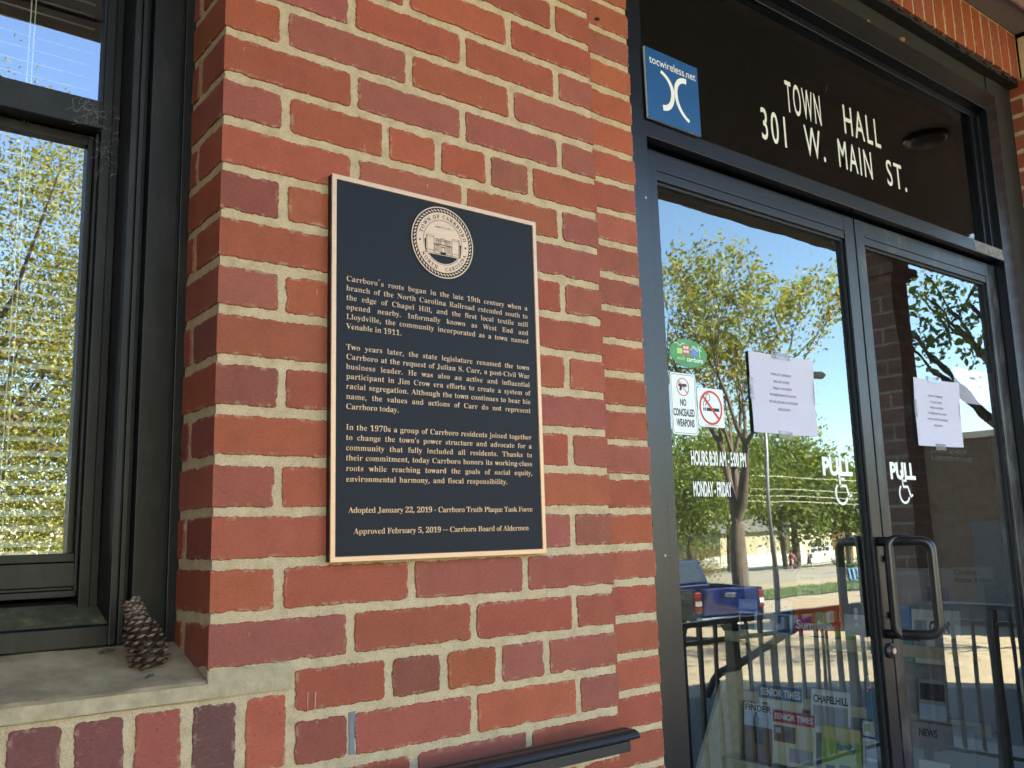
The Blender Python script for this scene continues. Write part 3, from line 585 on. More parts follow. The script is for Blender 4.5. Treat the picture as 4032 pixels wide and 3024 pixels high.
def brick(mb, fn, a0, a1, b0, b1, header=False, sa0=False, sa1=False, col=None, pit=None, deep=0.006, step=0.0034, mi=0):
    r = rng
    a0 += r.uniform(-.0008, .0008) * (not sa0); a1 += r.uniform(-.0008, .0008) * (not sa1)
    b0 += r.uniform(-.0009, .0009); b1 += r.uniform(-.0009, .0009)
    if col is None:
        col = r.choice(DARKP if header and r.random() < .6 else PAL)
        k = r.uniform(.9, 1.1)
        col = tuple(c * k * r.uniform(.95, 1.05) for c in col)
    if pit is None:
        pit = r.uniform(.55, 1.0) if header else (r.uniform(.35, .6) if r.random() < .15 else r.uniform(.10, .28))
    ph = [r.uniform(0, 6.28) for _ in range(12)]
    bites = [(r.random(), r.uniform(.010, .022), r.uniform(.0008, .0025)) for _ in range(r.randint(1, 5))]
    per = 2 * (a1 - a0 + b1 - b0)
    crn = [r.choice((.0040, .0042, .0050, .0060, .0085)) for _ in range(4)]
    if sa0: crn[0] = crn[3] = .0006
    if sa1: crn[1] = crn[2] = .0006
    def nz(s):
        x = s * per
        v = .00055 * math.sin(x * 110 + ph[0]) + .00045 * math.sin(x * 260 + ph[1]) + .0004 * math.sin(x * 610 + ph[2]) + .00028 * math.sin(x * 1130 + ph[3]) + r.uniform(-.0006, .0006)
        for c, wd, dp in bites:
            d = abs(s - c); d = min(d, 1 - d) * per
            if d < wd: v += dp * (1 - (d / wd) ** 2) ** 1.5
        return max(-.0012, min(v, .0038))
    pts = []
    def side(p, q, n_in, flag):
        L = math.hypot(q[0] - p[0], q[1] - p[1]); k = max(2, int(L / step))
        for i in range(k):
            t = i / k
            pts.append((p[0] + (q[0] - p[0]) * t, p[1] + (q[1] - p[1]) * t, n_in, flag))
    c = crn
    side((a0 + c[0], b0), (a1 - c[1], b0), (0, 1), False)
    for t in (0, .33, .67): pts.append((a1 - c[1] + c[1] * math.sin(t * 1.57), b0 + c[1] * (1 - math.cos(t * 1.57)), (-math.sin(t * 1.57) * (not sa1), math.cos(t * 1.57)), False))
    side((a1, b0 + c[1]), (a1, b1 - c[2]), (-1 * (not sa1), 0), sa1)
    for t in (0, .33, .67): pts.append((a1 - c[2] + c[2] * math.cos(t * 1.57), b1 - c[2] + c[2] * math.sin(t * 1.57), (-math.cos(t * 1.57) * (not sa1), -math.sin(t * 1.57)), False))
    side((a1 - c[2], b1), (a0 + c[3], b1), (0, -1), False)
    for t in (0, .33, .67): pts.append((a0 + c[3] - c[3] * math.sin(t * 1.57), b1 - c[3] + c[3] * math.cos(t * 1.57), (math.sin(t * 1.57) * (not sa0), -math.cos(t * 1.57)), False))
    side((a0, b1 - c[3]), (a0, b0 + c[0]), (1 * (not sa0), 0), sa0)
    for t in (0, .33, .67): pts.append((a0 + c[0] - c[0] * math.cos(t * 1.57), b0 + c[0] - c[0] * math.sin(t * 1.57), (math.cos(t * 1.57) * (not sa0), math.sin(t * 1.57)), False))
    n = len(pts); base = []; 
    for i, (a, b, ni, fl) in enumerate(pts):
        ec = min(a - a0, a1 - a) + min(b - b0, b1 - b)
        d = 0 if fl else nz(i / n) * min(1, .25 + ec / .012)
        base.append((a + ni[0] * d, b + ni[1] * d, ni, a, b))
    tilt = r.uniform(-.0006, .0006); sh = r.uniform(-.0006, .0005)
    am, bm = (a0 + a1) / 2, (b0 + b1) / 2
    def ringv(ins, dep):
        out = []
        for a, b, ni, ar, br in base:
            aa, bb = a + ni[0] * ins, b + ni[1] * ins
            if dep < 0:
                if sa0: aa = max(aa, a0 + .0007)
                if sa1: aa = min(aa, a1 - .0007)
            if ins > .002:
                aa, bb = ar + ni[0] * ins, br + ni[1] * ins
                aa = min(max(aa, a0 + ins * (not sa0)), a1 - ins * (not sa1)); bb = min(max(bb, b0 + ins), b1 - ins)
            out.append(fn(aa, bb, dep + (0 if (sa0 or sa1) else sh + tilt * (bb - bm) / .03)))
        return out
    v = ringv(0, -deep) + ringv(0.0, -.0010) + ringv(.0013, 0.0) + ringv(.0065, 0.0)
    f = []
    # corner points of the innermost outline coincide: keep one of each
    keep = list(range(n))
    for i in range(1, n):
        p, q = v[3 * n + keep[i - 1]], v[3 * n + i]
        if abs(p[0] - q[0]) + abs(p[1] - q[1]) + abs(p[2] - q[2]) < 1e-6: keep[i] = keep[i - 1]
    for k in range(3):
        for i in range(n):
            j = (i + 1) % n
            if k < 2: f.append((k * n + i, k * n + j, (k + 1) * n + j, (k + 1) * n + i))
            elif keep[i] == keep[j]: f.append((k * n + i, k * n + j, (k + 1) * n + keep[i]))
            else: f.append((k * n + i, k * n + j, (k + 1) * n + keep[j], (k + 1) * n + keep[i]))
    v.append(fn(am, bm, 0 if (sa0 or sa1) else sh))
    f += [(3 * n + keep[i], 3 * n + keep[(i + 1) % n], 4 * n) for i in range(n) if keep[i] != keep[(i + 1) % n]]
    mb.add(v, f, mi, (*col, pit), [1.0] * (3 * n) + [0.0] * (n + 1))

HB, HH = .0068, .0066
def course(mb, fn, r, joints, a_lo, a_hi, s_lo=False, s_hi=False, coarse=False, end=None):
    z1 = ZL - r * PITCH - HB; z0 = ZL - (r + 1) * PITCH + HB
    js = [a_lo] + list(joints) + [a_hi]
    for i in range(len(js) - 1):
        lo = js[i] + (HH if i > 0 else 0); hi = js[i + 1] - (HH if i < len(js) - 2 else 0)
        if hi - lo < .012: continue
        hd = (hi - lo) < .115
        brick(mb, fn, lo, hi, z0, z1, header=hd, sa0=s_lo and i == 0, sa1=s_hi and i == len(js) - 2, step=.012 if coarse else .0034)

def jit(l): return [x + rng.uniform(-.003, .003) for x in l]

bld = thing("town_hall_building", "red brick town hall front with dark metal window, glass entrance doors and sheltered porch", "building")

# -- the brick pier that carries the plaque, its reveals, the recessed strip beside the door frame
mb = MB()
ROWS = range(-15, 30)
PW = 0.7116
HDR = [.091, .261, .359, .457, .554]
for r in ROWS:
    fine = -6 <= r <= 17
    if r in (1, 7, -5, 19, 25, -11): js = list(HDR)
    elif r == 13: js = [.262, .353, .457, .553]
    elif r % 2 == 0: js = [.202, .411, .621]
    else: js = [.092, .302, .513]
    js = jit(js)
    lo = 0.0
    if r in (13, 14): lo = .112 + HH
    if r == 14: js = [j for j in js if j > .15]
    if r >= 15:
        js = jit([-.84 + .2083 * k + (.1016 if r % 2 else 0) for k in range(8) if -.84 + .2083 * k + (.1016 if r % 2 else 0) < .68]); lo = -.95
    course(mb, FRONT(0.0), r, js, lo, PW, s_lo=(lo == 0.0), s_hi=True, coarse=not fine)
    # window reveal, faces -x
    if r <= 12:
        f = lambda a, b, d: (-d, a, b)
        odd = r % 2 == 1
        course(mb, f, r, [] if odd else [.0985 + rng.uniform(-.003, .003)], 0.0, .136, s_lo=True, coarse=not fine)
    # far return of the pier, faces +x
    course(mb, (lambda a, b, d: (PW + d, a, b)), r, [] if r % 2 else [.0925], 0.0, .1016, s_lo=True, coarse=True)
    # recessed strip
    course(mb, FRONT(.1016), r, [], PW + .006, .926 + rng.uniform(-.003, .002), coarse=not fine)
    # pier beyond the door: side faces -x, front faces -y
    if ZL - r * PITCH < .99:
        course(mb, (lambda a, b, d: (2.98 - d, a, b)), r, [] if r % 2 else [.0985], 0.0, .15, s_lo=True, coarse=not fine)
        course(mb, FRONT(0.0), r, [2.98 + x for x in (jit([.202, .411, .621]) if r % 2 else jit([.092, .302, .513]))], 2.98, 2.98 + PW, s_lo=True, coarse=True)
    # pier on the far side of the window and the brickwork over its head
    course(mb, FRONT(0.0), r, [-1.66 + x for x in (jit([.202, .411, .621]) if r % 2 else jit([.092, .302, .513]))], -1.66, -.95, s_hi=True, coarse=True) if r < 15 else None
    if ZL - r * PITCH < CEILZ and ZL - (r + 1) * PITCH > .70:
        course(mb, FRONT(0.0), r, jit([-.84 + .2083 * k + (.1016 if r % 2 else 0) for k in range(4)]), -.95, 0.0, coarse=True)
# rowlock bricks under the sill
RLC = [(.30, .085, .055), (.165, .055, .045), (.235, .062, .045), (.105, .045, .038), (.200, .060, .050), (.18, .056, .046)]
jx = [.112 - .0677 * k for k in range(17)]
for k in range(16):
    c = RLC[k] if k < len(RLC) else rng.choice(RLC)
    if k == 0: c = (.36, .085, .045)
    elif k == 1: c = (.125, .050, .040)
    elif k == 2: c = (.29, .072, .048)
    elif k == 3: c = (.175, .055, .045)
    elif k == 4: c = (.165, .056, .046)
    brick(mb, FRONT(0.0008), jx[k + 1] + HH, jx[k] - HH, -.905 + .004, -.812, header=True, col=c, pit=.95)
# mortar bodies
MD = .0026
mb.box(MD, PW - MD, MD, .30, FLOOR, CEILZ, 1)
mb.box(PW - MD, .9235, .1016 + MD, .30, FLOOR, CEILZ, 1)
mb.box(2.98 + MD, 3.69, MD, .30, FLOOR, .985, 1)
mb.box(-1.66, -.95 - .001, MD, .30, FLOOR, CEILZ, 1)
mb.box(-.95, MD - .0002, MD + .0001, .30, FLOOR, -.806, 1)
mb.box(-.95, MD - .0002, MD + .0001, .30, .66, CEILZ, 1)
wall = mb.build("brick_wall", [BRICK, MORTAR], bld)

mb = MB()
for (dx, dz, dl_, dw) in ((.2205, -.0305, .016, .0012), (.028, .078, .007, .0009), (.144, -.268, .013, .0011), (.262, .015, .010, .0014), (.135, -.843, .030, .0018), (.146, -.846, .032, .0020), (.052, -.735, .006, .0008), (.60, -.88, .012, .0011), (.21, -.79, .005, .0012), (.335, -.062, .010, .0022), (.445, .125, .006, .0010), (.58, -.70, .007, .0012)):
    pts_ = [(dx + dw * (.5 + .5 * rng.random()), dz), (dx + dw * .6, dz + dl_ * .6), (dx + dw, dz + dl_), (dx, dz + dl_), (dx - dw * .2, dz + dl_ * .5)]
    mb.prism(pts_, FRONT(-.0004), 0, .0005)
mb.build("paint_drip", mat("pale paint drip", (.42, .22, .14), .6), bld)
# -- soldier course over the door, its dark steel lintel
mb = MB()
x = 2.975
while x > .95:
    brick(mb, FRONT(.1016), x - .0677 + HH, x - HH + .0005, .972, 1.148, header=False, deep=.05, step=.006, col=rng.choice(PAL[:5]), pit=.05)
    x -= .0677
mb.box(.93, 2.979, .1016 + MD, .16, .9755, CEILZ, 1)
mb.build("lintel_course", [BRICK, MORTAR], bld)
mb = MB()
mb.box(.94, 2.978, .112, .21, .955, .9725)
mb.box(.94, 2.978, .150, .21, .866, .955)
for k in range(90):
    xx = rng.uniform(1.6, 2.95); s = rng.uniform(.002, .007)
    mb.obox((xx, rng.uniform(.106, .118), .962 + rng.uniform(-.006, .006)), (s * 1.8, 0, 0), (0, s * .8, s * .3), (0, -s * .2, s * .6))
mb.build("steel_lintel", SOFTBLACK, bld)

# -- window sill (mortar wash) under the window
SILLM = mat("sill wash", (0.33, 0.24, 0.14), 0.9, var=0.30, scale=22, bs=0.6, bd=0.002, bscale=240, spec=0.2)
mb = MB()
prof = [(.20, -.806), (.20, -.738), (.136, -.744), (.012, -.7805), (.003, -.7835), (-.0012, -.787), (-.0016, -.8045)]
nx = 60
v = []; f = []
for i in range(nx + 1):
    xx = -.95 + (.95) * i / nx - .0002
    for j, (yy, zz) in enumerate(prof):
        n_ = .0008 * math.sin(xx * 40 + j) + .0004 * math.sin(xx * 90 + 2 * j)
        v.append((xx, yy + (n_ * .5 if j > 2 else 0), zz + (n_ if 1 < j else 0)))
m_ = len(prof)
for i in range(nx):
    for j in range(m_):
        f.append((i * m_ + j, (i + 1) * m_ + j, (i + 1) * m_ + (j + 1) % m_, i * m_ + (j + 1) % m_))
mb.add(v, f)
mb.build("window_sill", SILLM, bld, smooth=False)
mb = MB()
mb.box(-.95, -.0003, -.0035, -.0017, -.8043, -.7868)
pr2 = [(-.0006, -.772)] + [(.0030 - .0036, -.7765), (-.0016, -.786), (-.0018, -.8045), (.004, -.8045), (.004, -.772)]
v = []; f = []
for i in range(13):
    xx = .0002 + .1105 * i / 12
    for j, (yy, zz) in enumerate(pr2):
        v.append((xx, yy + rng.uniform(-.0005, .0003), zz + rng.uniform(-.0009, .0009)))
for i in range(12):
    for j in range(6):
        f.append((i * 6 + j, (i + 1) * 6 + j, (i + 1) * 6 + (j + 1) % 6, i * 6 + (j + 1) % 6))
mb.add(v, f)
mb.build("sill_lip", mat("worn sill lip", (.40, .315, .195), .95, var=.22, scale=45, bs=.8, bd=.002, bscale=300, spec=.15), bld)
mb = MB()
mb.prism([(.197 + rng.uniform(-.002, .002), ZL - 15 * PITCH + .009), (.207, ZL - 15 * PITCH + .008), (.206, ZL - 14.5 * PITCH), (.2085, ZL - 14 * PITCH - .003), (.198, ZL - 14 * PITCH - .004), (.1985, ZL - 14.6 * PITCH)], FRONT(.0032), 0, .0022)
mb.build("sealant_patch", mat("blue grey sealant", (0.15, 0.165, 0.18), 0.7, bs=.5, scale=80), bld)

# -- the window: fixed frame, two sashes, two panes
def wbox(m, x0, x1, y0, y1, z0, z1, mirror=True):
    m.box(x0, x1, y0, y1, z0, z1)
    if mirror: m.box(-.95 - x1, -.95 - x0, y0, y1, z0, z1)
mb = MB()
wbox(mb, -.0155, -.0015, .139, .26, -.742, .66)
wbox(mb, -.058, -.0157, .134, .26, -.742, .66)
wbox(mb, -.0662, -.0582, .152, .26, -.742, .66)
wbox(mb, -.0735, -.0664, .137, .26, -.742, .66)
wbox(mb, -.0765, -.0737, .1395, .26, -.742, .66)
wbox(mb, -.086, -.0767, .133, .26, -.742, .66)
wbox(mb, -.0975, -.0862, .194, .27, -.70, .60)
wbox(mb, -.112, -.0977, .190, .27, -.70, .60)
mb.box(-.934, -.0157, .134, .26, .60, .66)
for (y_, z0_, z1_) in ((.194, .585, .60),): mb.box(-.85, -.10, y_, .26, z0_, z1_)
poly = [(.27, -.742), (.27, -.683), (.212, -.6855), (.205, -.690), (.137, -.7145), (.133, -.717), (.133, -.742)]
mb.prism(poly, lambda a, b, d: (d, a, b), -.8638, -.0862)
rag = []
for i in range(160):
    zz = -.745 + (1.40) * i / 159
    rag.append((.0022 + .0016 * math.sin(zz * 83) + rng.uniform(-.0010, .0012), zz))
mb.prism([(-.0125, -.745)] + rag + [(-.0125, .655)], lambda a, b, d: (a, d, b), .1315, .1388)
win = mb.build("window", WINFR, bld, bevel=.0012)
mb = MB()          # upper sash
wbox(mb, -.1165, -.1122, .187, .215, -.004, .58)
mb.box(-.832, -.1168, .183, .215, -.006, .0365)
mb.box(-.832, -.1168, .187, .215, .55, .58)
mb.build("upper_sash", WINFR, win, bevel=.001)
mb = MB()          # lower sash
wbox(mb, -.1165, -.1122, .200, .245, -.678, -.007)
wbox(mb, -.1245, -.1167, .213, .245, -.632, -.012)
mb.box(-.836, -.1144, .205, .245, -.633, -.6215)
mb.box(-.836, -.1144, .202, .245, -.666, -.634)
mb.box(-.836, -.1144, .207, .245, -.671, -.6662)
mb.box(-.836, -.1144, .198, .245, -.680, -.6712)
mb.box(-.832, -.1168, .216, .245, -.022, -.0075)
mb.build("lower_sash", WINFR, win, bevel=.001)
mb = MB(); mb.box(-.833, -.117, .196, .1975, .030, .552); mb.build("pane", GLASSW, win)
mb = MB(); mb.box(-.828, -.1235, .2255, .227, -.625, -.018); mb.build("pane", GLASSW, win)

# pollen lying on the sloping frame sill, web strands in the corner of the sash
def make_pollen():
    m, t, p = newmat("pollen dust")
    n = noise(t, coords(t, (1, 1, 1)), 24, 6, .75)
    t.links.new(ramp(t, n, [(.35, (.035, .032, .018)), (.55, (.085, .075, .035)), (.78, (.26, .22, .085))]), p.inputs["Base Color"])
    p.inputs["Roughness"].default_value = .95
    return m
mb = MB(); mb.add([(-.86, .2045, -.6896), (-.0866, .2045, -.6896), (-.0866, .1375, -.7139), (-.86, .1375, -.7139)], [(0, 1, 2, 3)]); mb.build("pollen_film", make_pollen(), win)
# -- the entrance frame with its transom
mb = MB()
mb.box(.945, .987, .118, .235, FLOOR, .866)
mb.box(2.70, 2.745, .118, .235, FLOOR, .866)
mb.box(2.7455, 2.79, .121, .235, FLOOR, .866)
mb.box(.9872, 2.6998, .118, .235, .790, .866)
mb.box(.9872, 2.6998, .1185, .235, .247, .2875)
mb.box(.9872, 2.6998, .152, .19, .768, .7898)
mb.box(2.676, 2.6998, .140, .19, .288, .7678)
mb.box(2.655, 2.6758, .152, .19, .288, .7678)
mb.box(.9872, 1.006, .152, .19, .288, .7678)
fr = mb.build("entrance_frame", BRONZE, bld, bevel=.0012)
mb = MB()
mb.prism([(2.497 + .004 * math.sin(k * 2.1), .250 + .035 * k / 6) for k in range(7)] + [(2.690, .285), (2.694, .250)], FRONT(.1182), -.0001, .00025)
mb.build("scuffed_patch", mat("chalky scuffed metal", (.15, .15, .15), .7, var=.5, scale=60), fr)
mb = MB(); mb.box(1.0, 2.66, .1625, .1645, .286, .77); mb.build("transom_pane", GLASST, fr)
mb = MB()
rag = []
for i in range(260):
    zz = FLOOR + (CEILZ - FLOOR - .19) * i / 259
    rag.append((.9265 + .0035 * math.sin(zz * 92.8 + .7) + .002 * math.sin(zz * 41) + rng.uniform(-.0012, .0012), zz))
mb.prism([(.946, FLOOR)] + [(.946, CEILZ - .19)][:0] + [(.946, CEILZ - .19)] + rag[::-1], lambda a, b, d: (a, d, b), .1085, .150)
mb.build("caulk_bead", BRONZE, fr)
mb = MB()
for z_ in (-.662, .10, -1.45): mb.lathe([(.0032, 0), (.0032, .0008), (.002, .0013)], (.9725, .1181, z_), (0, -1, 0), 12)
mb.build("screw", mat("bare screw", (.30, .28, .26), .4, .8), fr)
mb = MB(); mb.box(2.7905, 2.979, .146, .235, FLOOR, .9545); mb.build("closure_panel", SOFTBLACK, fr)

def door(x0, x1, sl, srr, frame_mat, hinge_left):
    """leaf from x0..x1, stile widths sl / srr"""
    y = .150
    mb = MB()
    mb.box(x0, x0 + sl, y, y + .044, -1.885, .238)
    mb.box(x1 - srr, x1, y, y + .044, -1.885, .238)
    mb.box(x0 + sl + .0004, x1 - srr - .0004, y + .0006, y + .044, .192, .238)
    mb.box(x0 + sl + .0004, x1 - srr - .0004, y + .0020, y + .044, .170, .1912)
    mb.box(x0 + sl + .0004, x1 - srr - .0004, y + .0006, y + .044, -1.885, -1.72)
    d = mb.build("glass_door", frame_mat, bld, bevel=.0010)
    mb = MB(); mb.box(x0 + sl + .001, x1 - srr - .001, .1665, .1685, -1.72, .171)
    mb.build("glass_pane", GLASS, d)
    mb = MB()
    g = .007
    a, b, t_ = x0 + sl, x1 - srr, .1700
    mb.box(a + .0003, a + g, y + .010, .1664, -1.7198, t_); mb.box(b - g, b - .0003, y + .010, .1664, -1.7198, t_)
    mb.box(a + g + .0002, b - g - .0002, y + .010, .1664, t_ - g, t_); mb.box(a + g + .0002, b - g - .0002, y + .010, .1664, -1.7198, -1.7198 + g)
    mb.build("gasket", RUBBER, d)
    return d
dl = door(.990, 1.844, .058, .047, BRONZE, True)
dr = door(1.851, 2.695, .043, .070, BRONZED, False)
mb = MB(); mb.box(1.8445, 1.8505, .166, .190, -1.885, .238); mb.build("meeting_seal", RUBBER, dl)

def bent(pts, rad, n=7):
    """round the corners of a polyline"""
    out = [Vector(pts[0])]
    for i in range(1, len(pts) - 1):
        p, a, b = Vector(pts[i]), Vector(pts[i - 1]), Vector(pts[i + 1])
        u = (a - p).normalized(); v = (b - p).normalized()
        s, e = p + u * rad, p + v * rad
        for k in range(n + 1):
            t = k / n
            out.append((1 - t) ** 2 * s + 2 * t * (1 - t) * p + t * t * e)
    out.append(Vector(pts[-1]))
    return out
HAND = make_frame("bronze pull handle", (0.020, 0.016, 0.015), 0.30)
RB = .0122
mb = MB()
mb.tube(bent([(1.824, .150, -.655), (1.872, .034, -.655), (1.872, .034, -.890), (1.824, .150, -.890)], .030), RB, 14)
mb.build("pull_handle", HAND, dl, smooth=True)
mb = MB()
mb.tube(bent([(1.866, .088, -.648), (1.829, .126, -.650), (1.829, .126, -.893), (1.866, .086, -.895)], .022), RB * .98, 14)
for z_ in (-.700, -.845):
    mb.lathe([(.009, 0), (.009, .016)], (1.857, .150, z_), (-1.1, -1, 0), 12)
mb.build("pull_handle", HAND, dr, smooth=True)
mb = MB()
mb.lathe([(.0195, 0), (.0195, .004), (.0175, .0075), (.0135, .010), (.0125, .0135)], (1.828, .150, -.932), (0, -1, 0), 28)
lk = mb.build("lock_cylinder", HAND, dl, smooth=False, bevel=.0008)
mb = MB()
mb.lathe([(.0072, 0), (.0072, .0148)], (1.828, .150, -.932), (0, -1, 0), 20)
mb.build("key_plug", mat("nickel", (0.62, 0.60, 0.56), 0.28, 1.0), lk)

# -- porch: ceiling, edge beam, trim, column, floor
mb = MB()
mb.box(-3.2, 5.2, -1.53, .0, CEILZ + .003, 1.30)
pc = mb.build("porch_ceiling", CEIL, bld)
mb = MB(); mb.box(.72, 2.979, .0005, .1014, CEILZ, 1.30); mb.build("recess_soffit", CEIL, bld)
mb = MB(); mb.box(-3.2, 5.2, -1.66, -1.5305, 1.15, 1.42); mb.build("porch_beam", mat("dark stained beam", (.15, .12, .09), .7), bld)
mb = MB()
mb.box(.0, 3.69, -.13, -.004, 1.142, CEILZ + .0025)
mb.box(.0, 3.69, -.0038, .006, 1.149, CEILZ - .0004)
mb.box(2.984, 3.70, -.006, .10, .986, 1.1418)
mb.build("cream_trim", CREAM, bld, bevel=.002)
mb = MB(); mb.box(-3.3, 5.3, -1.70, .1, 1.4205, 1.50); mb.build("porch_roof", mat("metal roof", (0.2, 0.2, 0.2), 0.5), bld)

def make_bricktex(name, c1, c2, mort, course_h=.0677, ln=.2083, face='y'):
    m, t, p = newmat(name)
    g = node(t, "ShaderNodeNewGeometry")
    sx = node(t, "ShaderNodeSeparateXYZ"); t.links.new(g.outputs["Position"], sx.inputs[0])
    ad = node(t, "ShaderNodeMath", operation='ADD')
    t.links.new(sx.outputs[0], ad.inputs[0]); t.links.new(sx.outputs[1], ad.inputs[1])
    cb = node(t, "ShaderNodeCombineXYZ"); t.links.new(ad.outputs[0], cb.inputs[0]); t.links.new(sx.outputs[2], cb.inputs[1])
    b = node(t, "ShaderNodeTexBrick")
    t.links.new(cb.outputs[0], b.inputs["Vector"])
    b.inputs["Color1"].default_value = (*c1, 1); b.inputs["Color2"].default_value = (*c2, 1); b.inputs["Mortar"].default_value = (*mort, 1)
    b.inputs["Scale"].default_value = 1.0
    b.inputs["Brick Width"].default_value = ln; b.inputs["Row Height"].default_value = course_h
    b.inputs["Mortar Size"].default_value = course_h * .09
    b.inputs["Mortar Smooth"].default_value = .2
    t.links.new(mixc(t, 1.0, b.outputs["Color"], ramp(t, noise(t, coords(t), 6, 5), [(.3, (.75, .75, .75)), (.7, (1.15, 1.15, 1.15))]), 'MULTIPLY'), p.inputs["Base Color"])
    p.inputs["Roughness"].default_value = .85
    return m
BTEX = make_bricktex("red brickwork", (.30, .08, .055), (.23, .065, .05), (.42, .34, .24))
BCOL = make_bricktex("column brickwork", (.20, .095, .075), (.15, .072, .06), (.28, .23, .18), .100, .19)
mb = MB()
mb.box(4.85, 5.03, -1.53, -1.35, FLOOR, 1.15)
col = mb.build("porch_column", BCOL, bld)
mb = MB(); mb.box(4.832, 5.048, -1.548, -1.332, .905, .935); mb.box(4.805, 5.075, -1.575, -1.305, .9352, .985); mb.box(4.832, 5.048, -1.548, -1.332, .9852, 1.03); mb.build("capital", BCOL, col)
mb = MB(); mb.box(-1.58, -1.34, -1.49, -.002, FLOOR, 1.15); mb.build("added_light_block_wall", BTEX, bld)  # unseen wall, added to cut light from the left and darken the window reveal
# the rest of the storey and the roof that keep the porch in shade
mb = MB()
mb.box(3.692, 15.2, .03, .30, -3.2, 5.3)
mb.box(14.9, 15.2, .301, 9.699, -3.2, 5.3)
mb.box(15.201, 21.0, .06, .30, -3.2, .6)
mb.box(-9.0, -1.662, .03, .30, -3.2, 5.3)
mb.box(-1.661, 3.691, .03, .30, CEILZ + .15, 5.3)
mb.box(-9.0, 15.2, 9.7, 10.0, -3.2, 5.3)
mb.box(-9.0, -8.7, .30, 9.7, -3.2, 5.3)
mb.build("storey_wall", BTEX, bld)
mb = MB(); mb.box(-9.3, 15.3, -.15, 10.2, 5.3, 5.45); mb.build("roof", mat("flat roof", (.3, .3, .3), .9), bld)
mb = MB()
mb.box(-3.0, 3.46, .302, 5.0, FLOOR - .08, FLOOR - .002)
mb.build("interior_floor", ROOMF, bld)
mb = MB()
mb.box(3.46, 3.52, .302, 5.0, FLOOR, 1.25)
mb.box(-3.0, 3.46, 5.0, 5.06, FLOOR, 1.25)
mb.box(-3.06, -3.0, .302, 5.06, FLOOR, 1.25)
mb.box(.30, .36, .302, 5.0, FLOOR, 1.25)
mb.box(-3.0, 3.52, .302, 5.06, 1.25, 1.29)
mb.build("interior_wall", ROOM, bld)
mb = MB(); mb.box(-3.3, 5.3, -1.72, .145, FLOOR - .14, FLOOR); mb.box(.94, 2.98, .1455, .301, FLOOR - .14, FLOOR - .001)
tag(mb.build("porch_floor", CONC), kind="structure")

# ceiling light seen mirrored in the transom
cl = thing("ceiling_light", "round glass porch ceiling light with a dark metal rim", "lamp", (3.57, -.43, CEILZ))
mb = MB(); mb.lathe([(.098, 0), (.098, .012), (.090, .020), (.083, .020)], (0, 0, .003), (0, 0, -1), 40); mb.build("rim", BRONZE, cl)
mb = MB(); mb.lathe([(.0825, .004), (.082, .018), (.07, .032), (.045, .040), (.015, .044)], (0, 0, .003), (0, 0, -1), 40); mb.build("glass_dish", mat("frosted glass", (.11, .12, .115), .4), cl, smooth=True)

# mud-dauber nests on the dark head of the frame
NEST = mat("dried mud", (.30, .19, .09), .95, bs=.8, scale=200)
for k, (x_, z_, s_, lb) in enumerate([(2.222, .905, .011, "larger tan mud wasp nest on the black lintel over the door"), (2.026, .897, .007, "small tan mud wasp nest on the black lintel, nearer the plaque")]):
    mb = MB()
    for q in range(5):
        a = rng.uniform(0, 6.28)
        mb.lathe([(s_ * .25, -.4 * s_), (s_ * .62, -.1 * s_), (s_ * .5, .35 * s_), (s_ * .15, .6 * s_)], (x_ + math.cos(a) * s_ * .5, .148 - s_ * .2, z_ + math.sin(a) * s_ * .4), (.3 * math.cos(a), -1, .3 * math.sin(a)), 9)
    tag(mb.build("wasp_nest", NEST), lb, "nest", "mud wasp nests")

# ------------------------------------------------------------------ plaque
BZ = None
def make_bronze():
    m, t, p = newmat("brushed bronze")
    v = coords(t, (1, 1, 1))
    n = noise(t, coords(t, (1, 1, 60)), 30, 3)
    t.links.new(ramp(t, n, [(.3, (.46, .29, .175)), (.7, (.56, .365, .225))]), p.inputs["Base Color"])
    p.inputs["Metallic"].default_value = .55
    p.inputs["Roughness"].default_value = .42
    return m
BZ = make_bronze()
NAVY = mat("navy enamel leatherette", (0.0068, 0.0083, 0.0135), 0.55, var=.06, bs=.3, bd=.0003, scale=500, spec=.22)
EDGE = mat("dark plaque edge", (0.012, 0.010, 0.010), 0.6)
px0, px1, pz0, pz1 = .1605, .5485, -.6440, -.0790
pq = thing("memorial_plaque", "rectangular navy and bronze town history plaque bolted to the brick pier", "plaque", (.3545, 0, -.36))
pq_inv = Vector((-.3545, 0, .36))
def local(mb, off):
    mb.v = [(a + off[0], b + off[1], c + off[2]) for a, b, c in mb.v]
mb = MB(); mb.box(px0 + .0005, px1 - .0005, -.0115, -.0005, pz0 + .0005, pz1 - .0005); local(mb, pq_inv); mb.build("plate", [EDGE], pq)
mb = MB(); mb.box(px0 + .0070, px1 - .0070, -.0128, -.0117, pz0 + .0070, pz1 - .0070); local(mb, pq_inv); mb.build("field", [NAVY], pq)
mb = MB()
bw, yb, yf = .0073, -.0117, -.0150
o = [(px0, pz0), (px1, pz0), (px1, pz1), (px0, pz1)]
i_ = [(px0 + bw, pz0 + bw), (px1 - bw, pz0 + bw), (px1 - bw, pz1 - bw), (px0 + bw, pz1 - bw)]
i2 = [(px0 + bw + .0007, pz0 + bw + .0007), (px1 - bw - .0007, pz0 + bw + .0007), (px1 - bw - .0007, pz1 - bw - .0007), (px0 + bw + .0007, pz1 - bw - .0007)]
v = [(x, yf, z) for x, z in o] + [(x, yf, z) for x, z in i_] + [(x, yb, z) for x, z in o] + [(x, -.0126, z) for x, z in i2]
f = []
for k in range(4):
    j = (k + 1) % 4
    f += [(k, j, 4 + j, 4 + k), (8 + k, 8 + j, j, k), (4 + k, 4 + j, 12 + j, 12 + k)]
